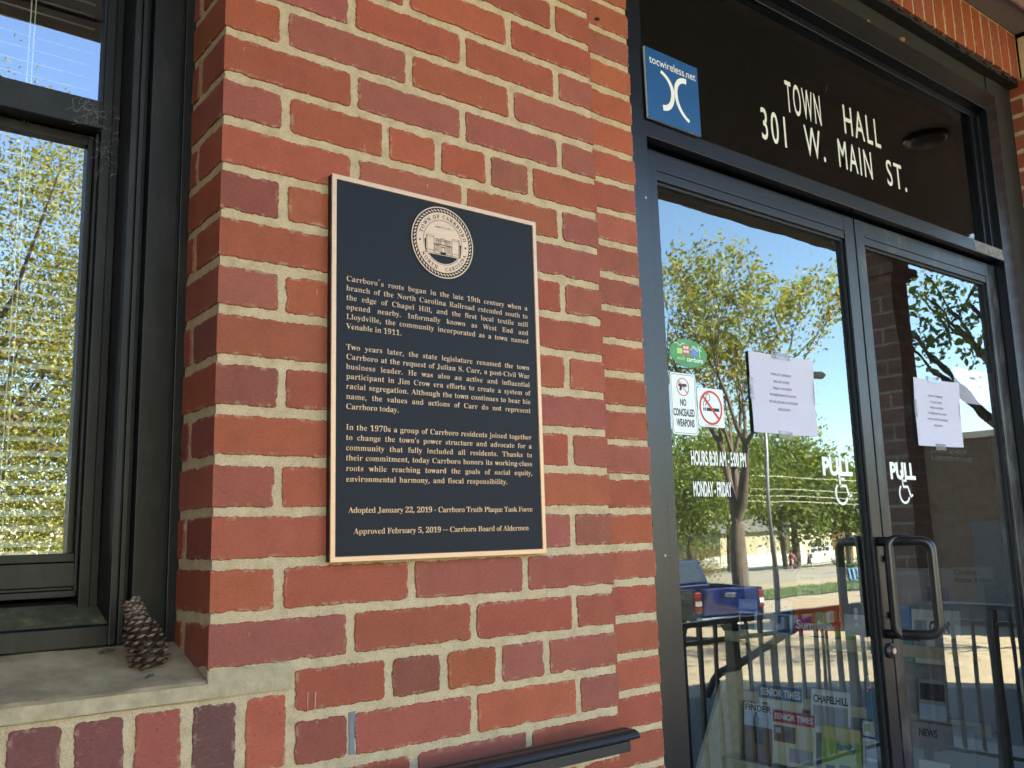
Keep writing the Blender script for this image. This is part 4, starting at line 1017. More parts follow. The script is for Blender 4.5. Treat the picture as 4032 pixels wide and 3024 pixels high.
mb.add(v, f); local(mb, pq_inv); mb.build("border", [BZ], pq, bevel=.0004)
LINES = [("Carrboro\u2019s roots began in the late 19th century when a", -.2395), ("branch of the North Carolina Railroad extended south to", -.2538),
 ("the edge of Chapel Hill, and the first local textile mill", -.2680), ("opened nearby. Informally known as West End and", -.2823),
 ("Lloydville, the community incorporated as a town named", -.2967), ("Venable in 1911.", -.3111),
 ("Two years later, the state legislature renamed the town", -.3419), ("Carrboro at the request of Julian S. Carr, a post-Civil War", -.3563),
 ("business leader. He was also an active and influential", -.3707), ("participant in Jim Crow era efforts to create a system of", -.3850),
 ("racial segregation. Although the town continues to bear his", -.3995), ("name, the values and actions of Carr do not represent", -.4143),
 ("Carrboro today.", -.4288), ("In the 1970s a group of Carrboro residents joined together", -.4587),
 ("to change the town's power structure and advocate for a", -.4733), ("community that fully included all residents. Thanks to", -.4880),
 ("their commitment, today Carrboro honors its working-class", -.5024), ("roots while reaching toward the goals of social equity,", -.5174),
 ("environmental harmony, and fiscal responsibility.", -.5325), ("Adopted January 22, 2019 - Carrboro Truth Plaque Task Force", -.5762),
 ("Approved February 5, 2019 \u2013 Carrboro Board of Aldermen", -.6060)]
mb = MB()
for k, (tx, zz) in enumerate(LINES):
    if k == 19: a, b, ju = .1885, .5224, True
    elif k == 20: a, b, ju = .1968, .5132, True
    else: a, b, ju = .1842, .5250, k not in (5, 12, 18)
    if k == 18: a, b, ju = .1845, .4728, True
    if k == 5: b, ju = .2778, True
    if k == 12: b, ju = .2722, True
    add_xy(mb, serif_mesh(serif_line(tx, a, b, zz, .0174, ju, 1.12), thin=-.004, extrude=.0005, wide=1.12), -.0128, 0, .0007)
local(mb, pq_inv)
mb.build("raised_lettering", [BZ], pq)
# seal
cx, cz = .3547, -.1508
mb = MB()
disc(mb, cx, cz, .0585, -.0126, .0016, 0, 72)
local(mb, pq_inv)
seal = mb.build("seal", [NAVY], pq)
mb = MB()
ring(mb, cx, cz, .0570, .0588, -.0141, .0007, 0, 72)
ring(mb, cx, cz, .0372, .0496, -.0141, .0008, 0, 72)
ring(mb, cx, cz, .0352, .0364, -.0141, .0008, 0, 72)
# rope border of leaning dashes
for k in range(56):
    a = 2 * math.pi * k / 56
    p0 = Vector((cx + .0515 * math.cos(a), 0, cz + .0515 * math.sin(a))); p1 = Vector((cx + .0546 * math.cos(a + .075), 0, cz + .0546 * math.sin(a + .075)))
    d = (p1 - p0); n_ = Vector((-d.z, 0, d.x))  .normalized() * .00105
    mb.add([(q.x, -.0148, q.z) for q in (p0 - n_, p1 - n_, p1 + n_, p0 + n_)], [(0, 1, 2, 3)])
# inner field: bronze sky, building, dark ground
pts = []
r_ = .0350
zg = -.1722
for k in range(61):
    a = math.asin((zg - cz) / r_); t0, t1 = a, math.pi - a
    q = t0 + (t1 - t0) * k / 60
    pts.append((cx + r_ * math.cos(q), cz + r_ * math.sin(q)))
mb.prism(pts, FRONT(-.0141), 0, .0006)
local(mb, pq_inv)
mb.build("seal_relief", [BZ], seal)
mb = MB()
Y2 = -.0150
def arc_text(tx, rad, a_mid, span, size, inward):
    tot = sum(GLY[c][0] for c in tx) * size
    sp = span / tot
    pos = 0; out = []
    for c in tx:
        w_ = GLY[c][0] * size
        u = (pos + w_ / 2 - tot / 2) * sp
        a = a_mid - u if not inward else a_mid + u
        ang = a - math.pi / 2 if not inward else a + math.pi / 2
        bx, bz = cx + rad * math.cos(a), cz + rad * math.sin(a)
        out.append((c, bx - math.cos(ang) * w_ / 2, bz - math.sin(ang) * w_ / 2, size, ang))
        pos += w_
    return out
add_xy(mb, serif_mesh(arc_text("TOWN OF CARRBORO", .0398, math.pi / 2 - .03, 2.74, .0128, False), .012), Y2)
add_xy(mb, serif_mesh(arc_text("NORTH", .0468, math.pi * 1.5 - .66, .86, .0125, True), .012), Y2)
add_xy(mb, serif_mesh(arc_text("CAROLINA", .0468, math.pi * 1.5 + .66, 1.20, .0125, True), .012), Y2)
for a in (math.pi + .05, -.05):
    disc(mb, cx + .0434 * math.cos(a), cz + .0434 * math.sin(a), .0017, Y2, .0001, 0, 16)
put_text(mb, "MARCH 3, 1911", .3406, .3701, -.1278, -.1249, -.0148)
def ln(x0, z0, x1, z1, w_=.00026):
    d = Vector((x1 - x0, z1 - z0)); n_ = Vector((-d.y, d.x)).normalized() * w_
    mb.add([(x0 - n_.x, -.01495, z0 - n_.y), (x1 - n_.x, -.01495, z1 - n_.y), (x1 + n_.x, -.01495, z1 + n_.y), (x0 + n_.x, -.01495, z0 + n_.y)], [(0, 1, 2, 3)])
def rc(x0, z0, x1, z1, w_=.00022):
    ln(x0, z0, x1, z0, w_); ln(x0, z1, x1, z1, w_); ln(x0, z0, x0, z1, w_); ln(x1, z0, x1, z1, w_)
for sgn in (-1, 1):
    xx = lambda q: cx + sgn * q
    a, b = sorted((xx(.0318), xx(.0172))); rc(a, -.1705, b, -.1420)
    ln(a, -.1445, b, -.1445); ln(a, -.1665, b, -.1665); ln(xx(.030), -.1705, xx(.030), -.1420)
    a, b = sorted((xx(.0165), xx(.0052))); rc(a, -.1712, b, -.1560)
    rc(min(xx(.0148), xx(.007)), -.1655, max(xx(.0148), xx(.007)), -.1570)
    ln(xx(.0109), -.1655, xx(.0109), -.157); ln(xx(.0125), -.1655, xx(.0125), -.157); ln(xx(.009), -.1655, xx(.009), -.157)
    rc(min(xx(.0148), xx(.007)), -.1705, max(xx(.0148), xx(.007)), -.1670)
    for q in (.004, .0075, .0125): rc(xx(q) - .0013, -.1535, xx(q) + .0013, -.1500)
ln(cx - .0172, -.1462, cx + .0172, -.1462); ln(cx - .0172, -.1548, cx + .0172, -.1548); ln(cx - .0172, -.1556, cx + .0172, -.1556); ln(cx - .0165, -.1490, cx + .0165, -.1490)
ln(cx - .005, -.1462, cx, -.1435); ln(cx + .005, -.1462, cx, -.1435); ln(cx - .0045, -.159, cx, -.1572); ln(cx + .0045, -.159, cx, -.1572); ln(cx - .0045, -.159, cx + .0045, -.159)
rc(cx - .003, -.1685, cx + .003, -.1595)
put_text(mb, "TOWN OF CARRBORO", cx - .0135, cx + .0135, -.1484, -.1467, -.01495)
mb.prism([(cx - .005, -.1715), (cx + .005, -.1715), (cx + .005, -.1670), (cx - .005, -.1670)], FRONT(-.0148), 0, .0002)
for sgn in (-1, 1):
    a, b = sorted((cx + sgn * .0320, cx + sgn * .0349))
    h_ = -.1500
    mb.prism([(a, -.1725), (b - (.0018 if sgn > 0 else 0), -.1725), (b, -.1500), (a, -.1490)] if sgn > 0 else [(a + .0018, -.1725), (b, -.1725), (b, -.1490), (a, -.1500)], FRONT(-.0147), 0, .0002)
local(mb, pq_inv)
mb.build("seal_engraving", [NAVY], seal)

# ------------------------------------------------------------------ signs, stickers and papers at the door
sg = thing("network_sign", "square blue sign with white lettering and curved white logo in front of the transom", "sign", (1.073, .108, .37))
oo = Vector((-1.073, -.108, -.37))
mb = MB(); mb.box(.9848, 1.1602, .1085, .1135, .2855, .4555); local(mb, oo); mb.build("panel_edge", [mat("pale panel core", (.50, .55, .52), .5)], sg)
mb = MB(); mb.box(.9850, 1.1600, .1078, .1083, .2857, .4553); local(mb, oo); mb.build("face", [BLUE], sg)
mb = MB()
put_text(mb, "tocwireless.net", .9965, 1.1515, .4195, .4385, .1076)
def stroke(mb, pts, w0, w1, y):
    n = len(pts); L, Rr = [], []
    for i, (a, b) in enumerate(pts):
        p, q = pts[max(i - 1, 0)], pts[min(i + 1, n - 1)]
        d = Vector((q[0] - p[0], q[1] - p[1])); n_ = Vector((-d.y, d.x)).normalized()
        w_ = w0 + (w1 - w0) * i / (n - 1)
        L.append((a + n_.x * w_, y, b + n_.y * w_)); Rr.append((a - n_.x * w_, y, b - n_.y * w_))
    mb.add(L + Rr, [(i, i + 1, n + i + 1, n + i) for i in range(n - 1)])
def bez(p, n=16):
    out = []
    for k in range(n + 1):
        t = k / n; m = 1 - t
        out.append(tuple(m ** 3 * p[0][i] + 3 * m * m * t * p[1][i] + 3 * m * t * t * p[2][i] + t ** 3 * p[3][i] for i in (0, 1)))
    return out
stroke(mb, bez([(1.033, .408), (1.052, .402), (1.066, .388), (1.069, .370)]) + bez([(1.069, .370), (1.071, .350), (1.062, .322), (1.034, .322)])[1:], .0040, .0068, .1076)
stroke(mb, bez([(1.118, .408), (1.098, .410), (1.083, .398), (1.080, .376)]) + bez([(1.080, .376), (1.079, .345), (1.095, .322), (1.121, .311)])[1:], .0068, .0040, .1076)
local(mb, oo); mb.build("white_lettering", [WHITE], sg)

def decal(name, label, cat, fnb, m, group=None):
    mb = MB(); fnb(mb)
    return tag(mb.build(name, m), label, cat, group)
def b1(mb):
    put_text(mb, "TOWN", 1.5885, 1.7505, .4915, .5820, .1620, bold=.004, spacing=1.22)
    put_text(mb, "HALL", 1.8660, 2.0590, .5020, .5900, .1620, bold=.004, spacing=1.22)
def b2(mb):
    put_text(mb, "301", 1.4705, 1.5760, .3830, .4710, .1620, bold=.004, spacing=1.22)
    put_text(mb, "W.", 1.6600, 1.7560, .3860, .4720, .1620, bold=.004, spacing=1.22)
    put_text(mb, "MAIN", 1.8220, 1.9950, .3890, .4740, .1620, bold=.004, spacing=1.22)
    put_text(mb, "ST.", 2.0760, 2.1870, .3930, .4740, .1620, bold=.004, spacing=1.22)
decal("glass_lettering", "ivory TOWN HALL lettering, the upper line on the transom glass", "lettering", b1, IVORY)
decal("glass_lettering", "ivory street address lettering, lower line on the transom glass", "lettering", b2, IVORY)
YG = .1664
decal("glass_lettering", "white opening hours lettering on the door with the round stickers", "lettering", lambda mb: put_text(mb, "HOURS 8:30 AM - 5:00 PM", 1.125, 1.316, -.4695, -.4375, YG, bold=.03), WHITE)
decal("glass_lettering", "white weekday lettering under the opening hours on the door", "lettering", lambda mb: put_text(mb, "MONDAY - FRIDAY", 1.1265, 1.2570, -.5385, -.5060, YG, bold=.03), WHITE)
for x0, x1, za, lb in ((1.6225, 1.7570, -.4815, "white PULL lettering on the door with the opening hours"), (1.9425, 2.0750, -.4860, "white PULL lettering on the door bearing only paper notices")):
    decal("glass_lettering", lb, "lettering", lambda mb: put_text(mb, "PULL", x0, x1, za, za + .045, YG, bold=.045), WHITE)
def wheel(x, z, s):
    def fn(mb):
        P = lambda a, b: (x + a * s, z + b * s)
        disc(mb, *P(-.12, .98), .085 * s, YG, .0003, 0, 20)
        def seg(pts, w_): stroke(mb, [P(*q) for q in pts], w_ * s, w_ * s, YG - .0003)
        seg([(-.12, .90), (-.07, .36)], .055)
        seg([(-.09, .62), (.22, .62)], .045)
        seg([(-.09, .37), (.28, .37), (.46, -.02)], .055)
        seg([(.44, -.03), (.62, .05)], .045)
        seg([(-.02 + .38 * math.cos(t), .10 + .38 * math.sin(t)) for t in [R(128 + k * 13) for k in range(17)]], .05)
    return fn
decal("access_symbol", "white wheelchair symbol below PULL on the door with the opening hours", "symbol", wheel(1.701, -.536, .071), WHITE, None)
decal("access_symbol", "white wheelchair symbol below PULL on the door bearing only paper notices", "symbol", wheel(2.008, -.534, .068), WHITE, None)

# oval town sticker
st = thing("oval_sticker", "green oval walking sticker with little drawn houses on the door glass", "sticker", (1.137, YG, -.219))
def lo(mb): local(mb, Vector((-1.137, -YG, .219)))
mb = MB(); disc(mb, 1.137, -.2190, .0315, YG, .0004, 0, 48, sx=2.0); lo(mb); mb.build("face", [GREEN], st)
LIME = mat("lime ink", (.45, .62, .16), .6); PINK = mat("pink red ink", (.55, .10, .10), .6); SKYB = mat("blue ink", (.16, .24, .55), .6)
mb = MB()
put_text(mb, "carrboro", 1.130, 1.185, -.2375, -.2265, YG - .0005, bold=.02)
def ot(pts, w_=.0007): stroke(mb, pts, w_, w_, YG - .0005)
ot([(1.092 + .004 * k + .0, -.200 + .003 * math.sin(k * 1.1)) for k in range(9)])
ot([(1.150 + .004 * k, -.203 + .003 * math.sin(k * 1.2)) for k in range(6)])
ot([(1.175, -.226), (1.175, -.203)]); ot([(1.168, -.198), (1.182, -.211)]); ot([(1.182, -.198), (1.168, -.211)])
ot([(1.144, -.210), (1.155, -.203), (1.168, -.211)])
lo(mb); mb.build("white_drawing", [WHITE], st)
mb = MB(); mb.box(1.118, 1.140, YG - .0008, YG - .0005, -.2225, -.200); 
lo(mb); mb.build("red_house", [PINK], st)
mb = MB()
for k in range(3):
    for j in range(2): mb.box(1.1205 + .0062 * k, 1.1245 + .0062 * k, YG - .0011, YG - .0009, -.218 + .009 * j, -.2125 + .009 * j)
lo(mb); mb.build("house_window", [WHITE], st)
mb = MB(); mb.box(1.099, 1.1165, YG - .0008, YG - .0005, -.2220, -.2095); put_text(mb, "walk", 1.098, 1.126, -.2365, -.2255, YG - .0005, shear=.2); lo(mb); mb.build("lime_drawing", [LIME], st)
mb = MB(); mb.prism([(1.145, -.2235), (1.1665, -.2235), (1.1665, -.2115), (1.156, -.2045), (1.145, -.2115)], FRONT(YG - .0005), 0, .0003); lo(mb); mb.build("blue_house", [SKYB], st)

def rrect(x0, x1, z0, z1, r, n=5):
    out = []
    for (ccx, ccz, a0) in ((x1 - r, z0 + r, -90), (x1 - r, z1 - r, 0), (x0 + r, z1 - r, 90), (x0 + r, z0 + r, 180)):
        for k in range(n + 1):
            a = R(a0 + 90 * k / n); out.append((ccx + r * math.cos(a), ccz + r * math.sin(a)))
    return out
STK = mat("white sticker", (0.70, 0.71, 0.69), .4, var=.02)
# weapons sticker
wx0, wx1, wz0, wz1 = 1.0700, 1.1545, -.4045, -.2665
st = thing("notice_sticker", "tall white sticker saying no concealed weapons on the door glass", "sticker", (1.112, YG, -.336))
L_ = Vector((-1.112, -YG, .336))
mb = MB(); mb.prism(rrect(wx0, wx1, wz0, wz1, .008), FRONT(YG), 0, .0004); local(mb, L_); mb.build("face", [STK], st)
mb = MB()
put_text(mb, "NO", 1.099, 1.1195, -.3395, -.3245, YG - .0005, bold=.03)
put_text(mb, "CONCEALED", 1.0755, 1.1450, -.3625, -.3465, YG - .0005, bold=.03)
put_text(mb, "WEAPONS", 1.0840, 1.1425, -.3860, -.3695, YG - .0005, bold=.03)
rr = rrect(wx0 + .0035, wx1 - .0035, wz0 + .0035, wz1 - .0035, .006); stroke(mb, rr + [rr[0]], .0005, .0005, YG - .0005)
# pistol silhouette
mb.prism([(1.097, -.2905), (1.1235, -.2905), (1.1235, -.2965), (1.108, -.2975), (1.106, -.3055), (1.099, -.3055), (1.101, -.2970), (1.097, -.2960)], FRONT(YG - .0005), 0, .0002)
local(mb, L_); mb.build("black_print", [INK], st)
mb = MB(); ring(mb, 1.111, -.2975, .0185, .0205, YG - .0006, .0002, 0, 40); stroke(mb, [(1.0975, -.2845), (1.1245, -.3105)], .0011, .0011, YG - .0009); local(mb, L_); mb.build("red_print", [RED], st)
# smoking sticker
st = thing("notice_sticker", "square white no smoking sticker with a red ring on the door glass", "sticker", (1.203, YG, -.338))
L_ = Vector((-1.203, -YG, .338))
mb = MB(); mb.prism(rrect(1.1575, 1.2480, -.3830, -.2940, .006), FRONT(YG), 0, .0004); local(mb, L_); mb.build("face", [STK], st)
mb = MB(); mb.box(1.187, 1.231, YG - .0007, YG - .0005, -.3465, -.3390); mb.box(1.176, 1.179, YG - .0007, YG - .0005, -.3465, -.3390); mb.box(1.181, 1.184, YG - .0007, YG - .0005, -.3465, -.3390)
stroke(mb, bez([(1.178, -.336), (1.174, -.322), (1.186, -.326), (1.188, -.318)]) + bez([(1.188, -.318), (1.182, -.305), (1.204, -.302), (1.200, -.318)])[1:] + bez([(1.200, -.318), (1.198, -.326), (1.186, -.322), (1.184, -.336)])[1:], .0009, .0009, YG - .0006)
put_text(mb, "FOR YOUR SAFETY AND COMFORT", 1.180, 1.226, -.3800, -.3782, YG - .0005)
local(mb, L_); mb.build("black_print", [INK], st)
mb = MB(); ring(mb, 1.2025, -.3385, .0345, .0395, YG - .0008, .0002, 0, 48); stroke(mb, [(1.176, -.3125), (1.229, -.3645)], .0030, .0030, YG - .0011); local(mb, L_); mb.build("red_print", [RED], st)

# closing notices: curled sheets taped to the glass
def sheet(name, label, cat, x0, x1, z0, z1, txt, y=YG, curl=.006, skew=0.0, ink=GREYINK, xo=0, tape=True):
    t_ = thing(name, label, cat, ((x0 + x1) / 2, y, (z0 + z1) / 2))
    off = Vector((-(x0 + x1) / 2, -y, -(z0 + z1) / 2))
    def depth(u, v): return .0012 + curl * (max(0, abs(u - .5) * 2 - .35) ** 2) * (0.4 + .6 * abs(v - .5) * 2) + .0012 * math.sin(u * 5 + v * 4)
    mb = MB(); n = 14
    for th in (0, 1):
        v = []; 
        for j in range(n + 1):
            for i in range(n + 1):
                u, q = i / n, j / n
                v.append((x0 + (x1 - x0) * u + skew * (q - .5), y - depth(u, q) + .00025 * th, z0 + (z1 - z0) * q + .004 * (u - .5) * (1 if skew else 0)))
        mb.add(v, [(j * (n + 1) + i, j * (n + 1) + i + 1, (j + 1) * (n + 1) + i + 1, (j + 1) * (n + 1) + i) for j in range(n) for i in range(n)])
    local(mb, off); mb.build("paper", [PAPER], t_, smooth=True)
    mb = MB()
    for (s, a, b, zz, h_) in txt:
        X0, X1 = x0 + (x1 - x0) * a, x0 + (x1 - x0) * b
        def fn(p, q, d, X0=X0): 
            u = (p - x0) / (x1 - x0); w_ = (q - z0) / (z1 - z0)
            return (p + skew * (w_ - .5), y - depth(u, w_) - .0006 - d, q)
        put_text(mb, s, X0, X1, z0 + (z1 - z0) * zz, z0 + (z1 - z0) * (zz + h_), y, fn=fn)
    if txt: local(mb, off); mb.build("print", [ink], t_)
    if tape:
        mb = MB()
        for (a, b, c_, d_) in ((.36, .64, .95, 1.05), (.38, .60, -.055, .04)):
            mb.box(x0 + (x1 - x0) * a, x0 + (x1 - x0) * b, y - .0032, y - .0028, z0 + (z1 - z0) * c_, z0 + (z1 - z0) * d_)
        for (a, b, c_, d_) in ((-.035, .025, .40, .66), (.975, 1.035, .42, .70)):
            mb.box(x0 + (x1 - x0) * a, x0 + (x1 - x0) * b, y - .0085, y - .0081, z0 + (z1 - z0) * c_, z0 + (z1 - z0) * d_)
        local(mb, off); mb.build("tape", [TAPE], t_)
    return t_
NOTE = [("TOWN OF CARRBORO", .33, .65, .735, .032), ("WILL BE CLOSED", .37, .62, .645, .032), ("FRIDAY 04/19/2019", .355, .645, .560, .032), ("IN OBSERVANCE OF EASTER", .30, .71, .475, .032), ("WE WILL RETURN ON MONDAY", .275, .735, .385, .032), ("04/22/2019", .41, .60, .295, .032)]
sheet("paper_notice", "white closing notice taped to the door with the opening hours", "notice", 1.348, 1.608, -.387, -.190, NOTE, curl=.010)
sheet("paper_notice", "white closing notice taped to the door with the lower dust streaks, nearest the far jamb", "notice", 2.100, 2.368, -.388, -.188, NOTE, curl=.016, skew=.010)
sheet("paper_notice", "plain sheet facing inward behind the glass beside the farther closing notice", "notice", 2.395, 2.625, -.240, -.128, [], y=.185, curl=.004, tape=False)
mb = MB()
put_text(mb, "CARRBORO BOARD OF", 2.235, 2.46, -.402, -.388, .20); put_text(mb, "ALDERMEN'S MEETINGS", 2.235, 2.49, -.424, -.410, .20)
tag(mb.build("glass_lettering", [INK]), "faint dark lettering about council meetings just under the farther closing notice", "lettering")

# ------------------------------------------------------------------ pine cone, dead leaf, fly, hand rail
def pine_cone():
    base = Vector((-.0505, .056, -.7665)); tip = Vector((-.0705, .072, -.699))
    ax = (tip - base).normalized(); Ln = (tip - base).length + .012
    n1 = ax.orthogonal().normalized(); n2 = ax.cross(n1)
    r = random.Random(5)
    mb = MB()
    core = [(.004, .0), (.012, .008), (.013, .03), (.012, .055), (.008, .075), (.003, Ln - .004)]
    mb.lathe(core, base, ax, 14, 0)
    N = 132
    for k in range(N):
        t = k / (N - 1)
        h = .002 + (Ln - .006) * t ** .92
        a = k * 2.39996
        prof = .0125 + .0105 * min(1, t / .12) - .0150 * max(0, t - .34) ** 1.0
        opn = 1.0 - min(1, t / .62)
        rad = n1 * math.cos(a) + n2 * math.sin(a); tan = ax.cross(rad)
        L = prof * .92 + r.uniform(-.0020, .0010)
        tilt = 1.02 - 1.22 * opn + r.uniform(-.06, .06)
        d = (rad * math.cos(tilt) + ax * math.sin(tilt)).normalized()
        up = d.cross(tan) * -1
        if up.dot(ax) < 0: up = -up
        o = base + ax * h + rad * .004
        end = o + d * L
        wd = .0062 - .0028 * max(0, t - .4); th = .0022
        # scale blade
        v = [o - tan * wd * .45 - up * .0006, o + tan * wd * .45 - up * .0006, o + tan * wd * .45 + up * .0006, o - tan * wd * .45 + up * .0006,
             end - tan * wd - up * th * .4, end + tan * wd - up * th * .4, end + tan * wd * .75 + up * th * .5, end - tan * wd * .75 + up * th * .5]
        mb.add(v, [(0, 1, 5, 4), (3, 7, 6, 2), (0, 4, 7, 3), (1, 2, 6, 5)], 0)
        # rhombic apophysis with a raised keel and prickle
        e = end + d * .0004
        q = [e - tan * wd * 1.08, e - up * th * 1.05, e + tan * wd * 1.08, e + up * th * 1.05]
        pk = end + d * .0030; pk2 = pk + d * .0011 - up * .0006
        c4 = [e - tan * wd * .15 + d * .0026, e + tan * wd * .15 + d * .0026]
        mb.add(q + c4 + [pk2], [(0, 1, 4), (1, 5, 4), (1, 2, 5), (2, 3, 5), (3, 4, 5), (3, 0, 4), (0, 3, 2, 1)], 1)
        mb.add([pk - tan * .0005, pk - up * .0005, pk + tan * .0005, pk + up * .0006, pk2], [(0, 1, 4), (1, 2, 4), (2, 3, 4), (3, 0, 4)], 0)
    m1 = mat("cone scale brown", (.040, .022, .013), .75, var=.4, scale=200)
    m2 = mat("cone tip grey brown", (.150, .098, .060), .7, var=.55, scale=260)
    return tag(mb.build("pine_cone", [m1, m2]), "brown pine cone standing upright on the window sill against the frame", "pine cone")
pine_cone()
def leaf_bit(name, label, x, y, L, W, ang, col):
    z = -.783 + y * .303 + .0012
    mb = MB(); v = []; n = 8
    for i in range(n + 1):
        t = i / n; ww = W * math.sin(math.pi * min(1, t * .92 + .04)) ** .8
        for s in (-1, 0, 1):
            a, b = (t - .5) * L, s * ww
            X = x + a * math.cos(ang) - b * math.sin(ang); Y = y + a * math.sin(ang) + b * math.cos(ang)
            v.append((X, Y, -.783 + Y * .303 + .0010 + abs(s) * .0016 + .001 * math.sin(t * 3)))
    mb.add(v, [(3 * i + j, 3 * i + j + 1, 3 * i + j + 4, 3 * i + j + 3) for i in range(n) for j in (0, 1)])
    return tag(mb.build(name, mat(name + " brown", col, .8)), label, "leaf")
leaf_bit("dead_leaf", "small dark dry leaf lying on the window sill in front of the pine cone", -.063, .026, .013, .0022, .35, (.07, .05, .04))
leaf_bit("dead_leaf", "brown crumbled leaf on the sill at the foot of the window frame", -.092, .112, .020, .004, .1, (.10, .065, .03))
mb = MB()
fx, fy, fz = .8335, .1000, .462
mb.lathe([(.0012, -.006), (.0028, -.003), (.0032, .001), (.0022, .005), (.0008, .007)], (fx, fy - .002, fz), (1, 0, .35), 10)
for s in (-1, 1):
    mb.add([(fx - .001, fy - .005, fz), (fx - .008, fy - .004, fz + .0035 * s), (fx - .006, fy - .004, fz + .001 * s)], [(0, 1, 2)])
tag(mb.build("fly", mat("insect black", (.006, .006, .006), .5), smooth=False), "black fly resting on the recessed bricks high beside the door frame", "insect")

rl = thing("wall_handrail", "black moulded iron handrail end fixed along the foot of the brick pier", "handrail", (.3, -.07, -.93))
L_ = Vector((-.3, .07, .93))
mb = MB()
prof = [(-.052, -.936), (-.052, -.9270), (-.058, -.9245), (-.066, -.9245), (-.069, -.9268), (-.072, -.9245), (-.084, -.9250), (-.091, -.9282), (-.0945, -.9325), (-.0935, -.9365), (-.088, -.9375), (-.084, -.9400), (-.060, -.9400)]
mb.prism(prof, lambda a, b, d: (d, a, b), -1.2, .664)
local(mb, L_); mb.build("cap_rail", IRON, rl, bevel=.0006)
mb = MB(); mb.box(-1.2, .650, -.086, -.058, -.9560, -.9402); local(mb, L_); mb.build("channel", IRON, rl, bevel=.001)
mb = MB()
mb.prism([(.500, -.9562), (.505, -.966), (.494, -.974), (.470, -.980), (.40, -.980), (.40, -.9562)], FRONT(-.070), -.006, .006)
mb.tube(bent([(.44, -.072, -.975), (.44, -.072, -1.03), (.44, -.004, -1.03)], .03), .009, 10)
mb.lathe([(.032, 0), (.032, .006)], (.44, -.0002, -1.03), (0, -1, 0), 20)
local(mb, L_); mb.build("bracket", IRON, rl)

# ------------------------------------------------------------------ window blind
bl = thing("window_blind", "white slatted blind hanging behind the window panes", "blind", (-.475, .275, 0))
L_ = Vector((.475, -.275, 0))
BLW = BLINDW
mb = MB()
z = -.606; a = R(24)
while z < .50:
    v = []
    for k in range(5):
        s = (k - 2) / 2 * .0125; cr = .0016 * (1 - ((k - 2) / 2) ** 2)
        yy = .278 + s * math.cos(a) - cr * math.sin(a); zz = z + s * math.sin(a) + cr * math.cos(a)
        v += [(-.845, yy, zz), (-.107, yy, zz)]
    mb.add(v, [(2 * k, 2 * k + 1, 2 * k + 3, 2 * k + 2) for k in range(4)])
    z += .0212
local(mb, L_); mb.build("slat_stack", BLW, bl)
mb = MB(); mb.box(-.845, -.107, .266, .290, -.628, -.617); local(mb, L_); mb.build("bottom_rail", BLW, bl)
mb = MB(); mb.box(-.848, -.104, .262, .294, .52, .55); local(mb, L_); mb.build("head_rail", BLW, bl)
mb = MB()
for x_ in (-.203, -.197, -.475, -.745, -.751):
    mb.tube([(x_, .2645, -.617), (x_, .2645, .52)], .0009, 5)
local(mb, L_); mb.build("cord", BLW, bl)

# wispy cobweb in the corner of the meeting rail
mb = MB(); r_ = random.Random(9)
for k in range(95):
    x_ = r_.uniform(-.150, -.088); z_ = .012 + r_.uniform(-.02, .022) if x_ < -.117 else r_.uniform(-.075, .03)
    y_ = .1820 if x_ < -.117 else .1888
    a = r_.uniform(0, 6.28); L = r_.uniform(.004, .016); b = r_.uniform(-.8, .8)
    mb.tube([(x_, y_, z_), (x_ + L * .5 * math.cos(a), y_ - r_.uniform(0, .003), z_ + L * .5 * math.sin(a)), (x_ + L * math.cos(a + b), y_ - r_.uniform(0, .001), z_ + L * math.sin(a + b))], .00013, 3)
tag(mb.build("cobweb", mat("cobweb silk", (.42, .40, .36), .8)), "wispy grey cobweb over the corner of the window meeting rail", "cobweb")

# ------------------------------------------------------------------ literature rack inside the lobby
RACKX = 3.30
SIDE = lambda X: (lambda a, b, d: (X - d, -a, b))            # faces -x; a runs towards -y
def solid(name, c, rough=.6): return mat(name, c, rough, var=.04)
MC = {k: solid("print " + k, c) for k, c in dict(white=(0.806, 0.819, 0.780), cream=(0.715, 0.689, 0.468), yellow=(0.676, 0.598, 0.260), lime=(0.390, 0.546, 0.104), red=(0.520, 0.039, 0.065), navy=(0.065, 0.130, 0.286), blue=(0.065, 0.286, 0.546), sky=(0.520, 0.650, 0.806), brown=(0.208, 0.130, 0.078), dark=(0.039, 0.046, 0.052), grey=(0.390, 0.403, 0.416), orange=(0.806, 0.156, 0.039), pink=(0.650, 0.078, 0.286), green=(0.078, 0.286, 0.130), teal=(0.026, 0.260, 0.221), purple=(0.208, 0.182, 0.442), ink=(0.026, 0.026, 0.033)).items()}
rk = thing("literature_rack", "tiered beige literature rack along the lobby wall behind the glass door", "rack", (RACKX, 1.3, FLOOR))
L_ = Vector((-RACKX, -1.3, -FLOOR))
RACKM = mat("beige laminate", (.58, .53, .36), .5)
mb = MB()
mb.prism([(3.44, FLOOR + .01), (2.98, FLOOR + .01), (3.03, -1.70), (3.26, -1.31), (3.44, -1.31)], lambda a, b, d: (a, 1.875 + d, b), 0, .02)
local(mb, L_); mb.build("end_panel", RACKM, rk)
for k, (z_, x_) in enumerate(((-1.135, 3.27), (-1.435, 3.385), (-1.720, 3.20))):
    mb = MB(); mb.box(x_, 3.445, .66, 1.873, z_ - .018, z_); mb.box(x_ - .008, x_ - .0005, .66, 1.873, z_ - .018, z_ + .03)
    local(mb, L_); mb.build("shelf", RACKM, rk)
mb = MB(); mb.box(3.445, 3.459, .66, 1.873, FLOOR, -.80); local(mb, L_); mb.build("back_panel", MC["grey"], rk)

